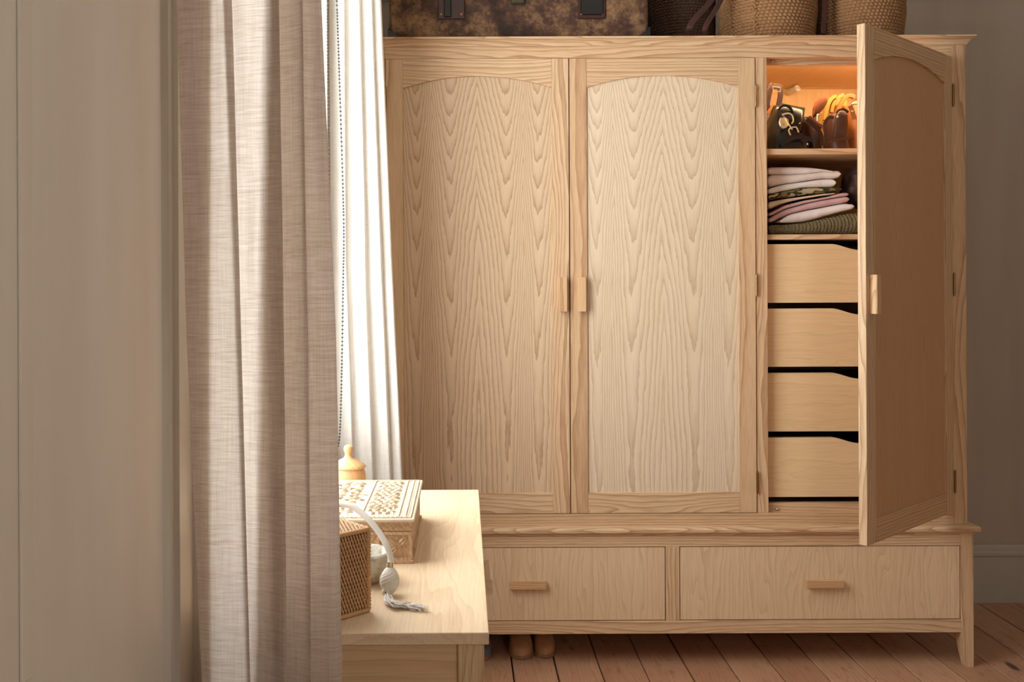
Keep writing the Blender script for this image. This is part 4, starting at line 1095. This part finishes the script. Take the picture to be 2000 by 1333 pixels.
# D mustard bag behind
BD = empty('handbag', q3(1000, 1205, 3.28)); BD.location.z = SHZ; WL[BD.name] = BD.location.copy()
tag(BD, 'soft mustard suede bag slumped behind the chestnut bags', 'handbag', GB)
bag_body(MB(), [(1205, 850, 1260, 1), (900, 845, 1250, 1), (760, 860, 1240, .9), (660, 895, 1215, .7), (600, 940, 1190, .5), (580, 1000, 1150, .2)], 3.21, .16, seed=4, amp=.006).build('bag_body', lea_must, BD, 50)
ribbon([(930, 790), (950, 690), (1010, 615), (1075, 580)], 3.20, .007, .006).build('gathered_fold', lea_must, BD, 40)
ribbon([(850, 880), (870, 760), (905, 660), (950, 610), (985, 596)], 3.195, .007, .006).build('gathered_fold', lea_must, BD, 40)
ribbon([(1000, 800), (1040, 690), (1100, 605), (1160, 590), (1200, 610)], 3.192, .008, .006).build('gathered_fold', lea_tan, BD, 40)
# E chocolate bag with two studs
BE = empty('handbag', q3(1050, 1205, 3.12)); BE.location.z = SHZ; WL[BE.name] = BE.location.copy()
tag(BE, 'chocolate brown leather bag with two round gold studs and a bottom band', 'handbag', GB)
bag_body(MB(), [(1205, 940, 1190, 1), (1100, 950, 1170, 1), (950, 960, 1150, .8), (830, 975, 1142, .6), (775, 1000, 1125, .4), (758, 1030, 1095, .2)], 3.065, .12, seed=5, amp=.002).build('bag_body', lea_choc, BE, 50)
leaf_flap([(968, 1100), (972, 1000), (980, 900), (994, 815), (1030, 768), (1062, 760), (1095, 768), (1128, 805), (1136, 900), (1128, 1000), (1112, 1100)], 3.064, .014).build('front_tongue', lea_choc, BE, 40)
for a, b in ((1008, 838), (1084, 856)): stud(BE, a, b, 3.0615, .0038)
ribbon([(960, 850), (905, 845), (860, 900), (850, 970), (880, 1050), (905, 1110)], 3.064, .003, .0048).build('side_strap', lea_choc, BE, 40)
ribbon([(888, 1140), (960, 1118), (1060, 1098), (1150, 1092), (1200, 1105)], 3.054, .002, .0042, up=(0, 1, 0)).build('bottom_band', lea_choc, BE, 40)
ribbon([(990, 790), (1030, 755), (1085, 752), (1130, 785)], 3.075, .004, .003).build('top_loop', lea_choc, BE, 40)
# F tan bag by the door
BF = empty('handbag', q3(1290, 1205, 3.14)); BF.location.z = SHZ; WL[BF.name] = BF.location.copy()
tag(BF, 'tan leather bag with a silver ring and buckled strap, by the open door', 'handbag', GB)
bag_body(MB(), [(1205, 1195, 1480, 1), (1000, 1195, 1470, 1), (850, 1190, 1450, .8), (760, 1175, 1430, .6), (660, 1200, 1400, .35), (620, 1240, 1380, .2)], 3.085, .12, seed=6, amp=.003).build('bag_body', lea_tan, BF, 50)
ribbon([(1150, 705), (1172, 760), (1190, 820), (1205, 868)], 3.06, .0022, .0075, up=(0, 1, 0)).build('buckle_strap', lea_tan, BF, 40)
stud(BF, 1182, 772, 3.055, .0034, steel)
MB().tube(crom([q3(a, b, 3.062) for a, b in ((1150, 690), (1190, 645), (1240, 630), (1275, 650), (1262, 685), (1205, 690), (1160, 700))], 24), .0022, 8).build('ring', steel, BF, True)

# ------------------------------------------------------------------ shoes under the wardrobe
suede = leather('tan_suede', sr(186, 136, 96), .85, 500); sole_m = plain('crepe_sole', sr(150, 108, 76), .8); grey_f = plain('grey_felt', sr(112, 112, 118), .9, bump=.5)
def slipper(cx, yt, wd, mat, label, h=.062, L=.255):
    root = empty('slipper', (cx, yt+L/2, 0))
    tag(root, label, 'slipper', 'slippers under the wardrobe')
    rings = []; soles = []
    for i in range(25):
        u = i/24; y = yt+L*u
        wf = math.sqrt(max(0, 1-(1-min(1, u/.22))**2))*.97+.03
        wdt = wd/2*wf*(1-.12*math.sin(math.pi*min(1, max(0, (u-.3)/.5))))*(1 if u < .8 else math.sqrt(max(.02, 1-((u-.8)/.21)**2)))
        hh = h*(.35+.65*math.sin(min(1, u/.5)*math.pi/2)**.8)*wf**.4
        ring = []
        for j in range(20):
            a = math.pi*j/19; c, s = math.cos(a), math.sin(a)
            ring.append(Vector((cx+wdt*math.copysign(abs(c)**.75, c), y, .011+hh*s**.8)))
        rings.append(ring)
        soles.append([Vector((cx+s_*(wdt+.003), y, z)) for s_, z in ((-1, 0.001), (1, 0.001), (1, .012), (-1, .012))])
    MB().loft(rings).build('upper', mat, root, 60); MB().loft(soles).build('sole', sole_m, root)
    return root
a = P(1020, 1289, 3.06); b = P(1066, 1286, 3.06)
slipper(P(1019.5, 1289, 3.075).x, 3.07, 48*3.08/F, suede, 'left foot tan suede slipper, its toe showing under the wardrobe')
slipper(P(1066, 1287, 3.085).x, 3.08, 43*3.08/F, suede, 'right foot tan suede slipper, its toe showing under the wardrobe')
slipper(P(938, 1295, 3.06).x, 3.055, 48*3.08/F, grey_f, 'grey felt slipper half hidden behind the dressing table leg', h=.05)
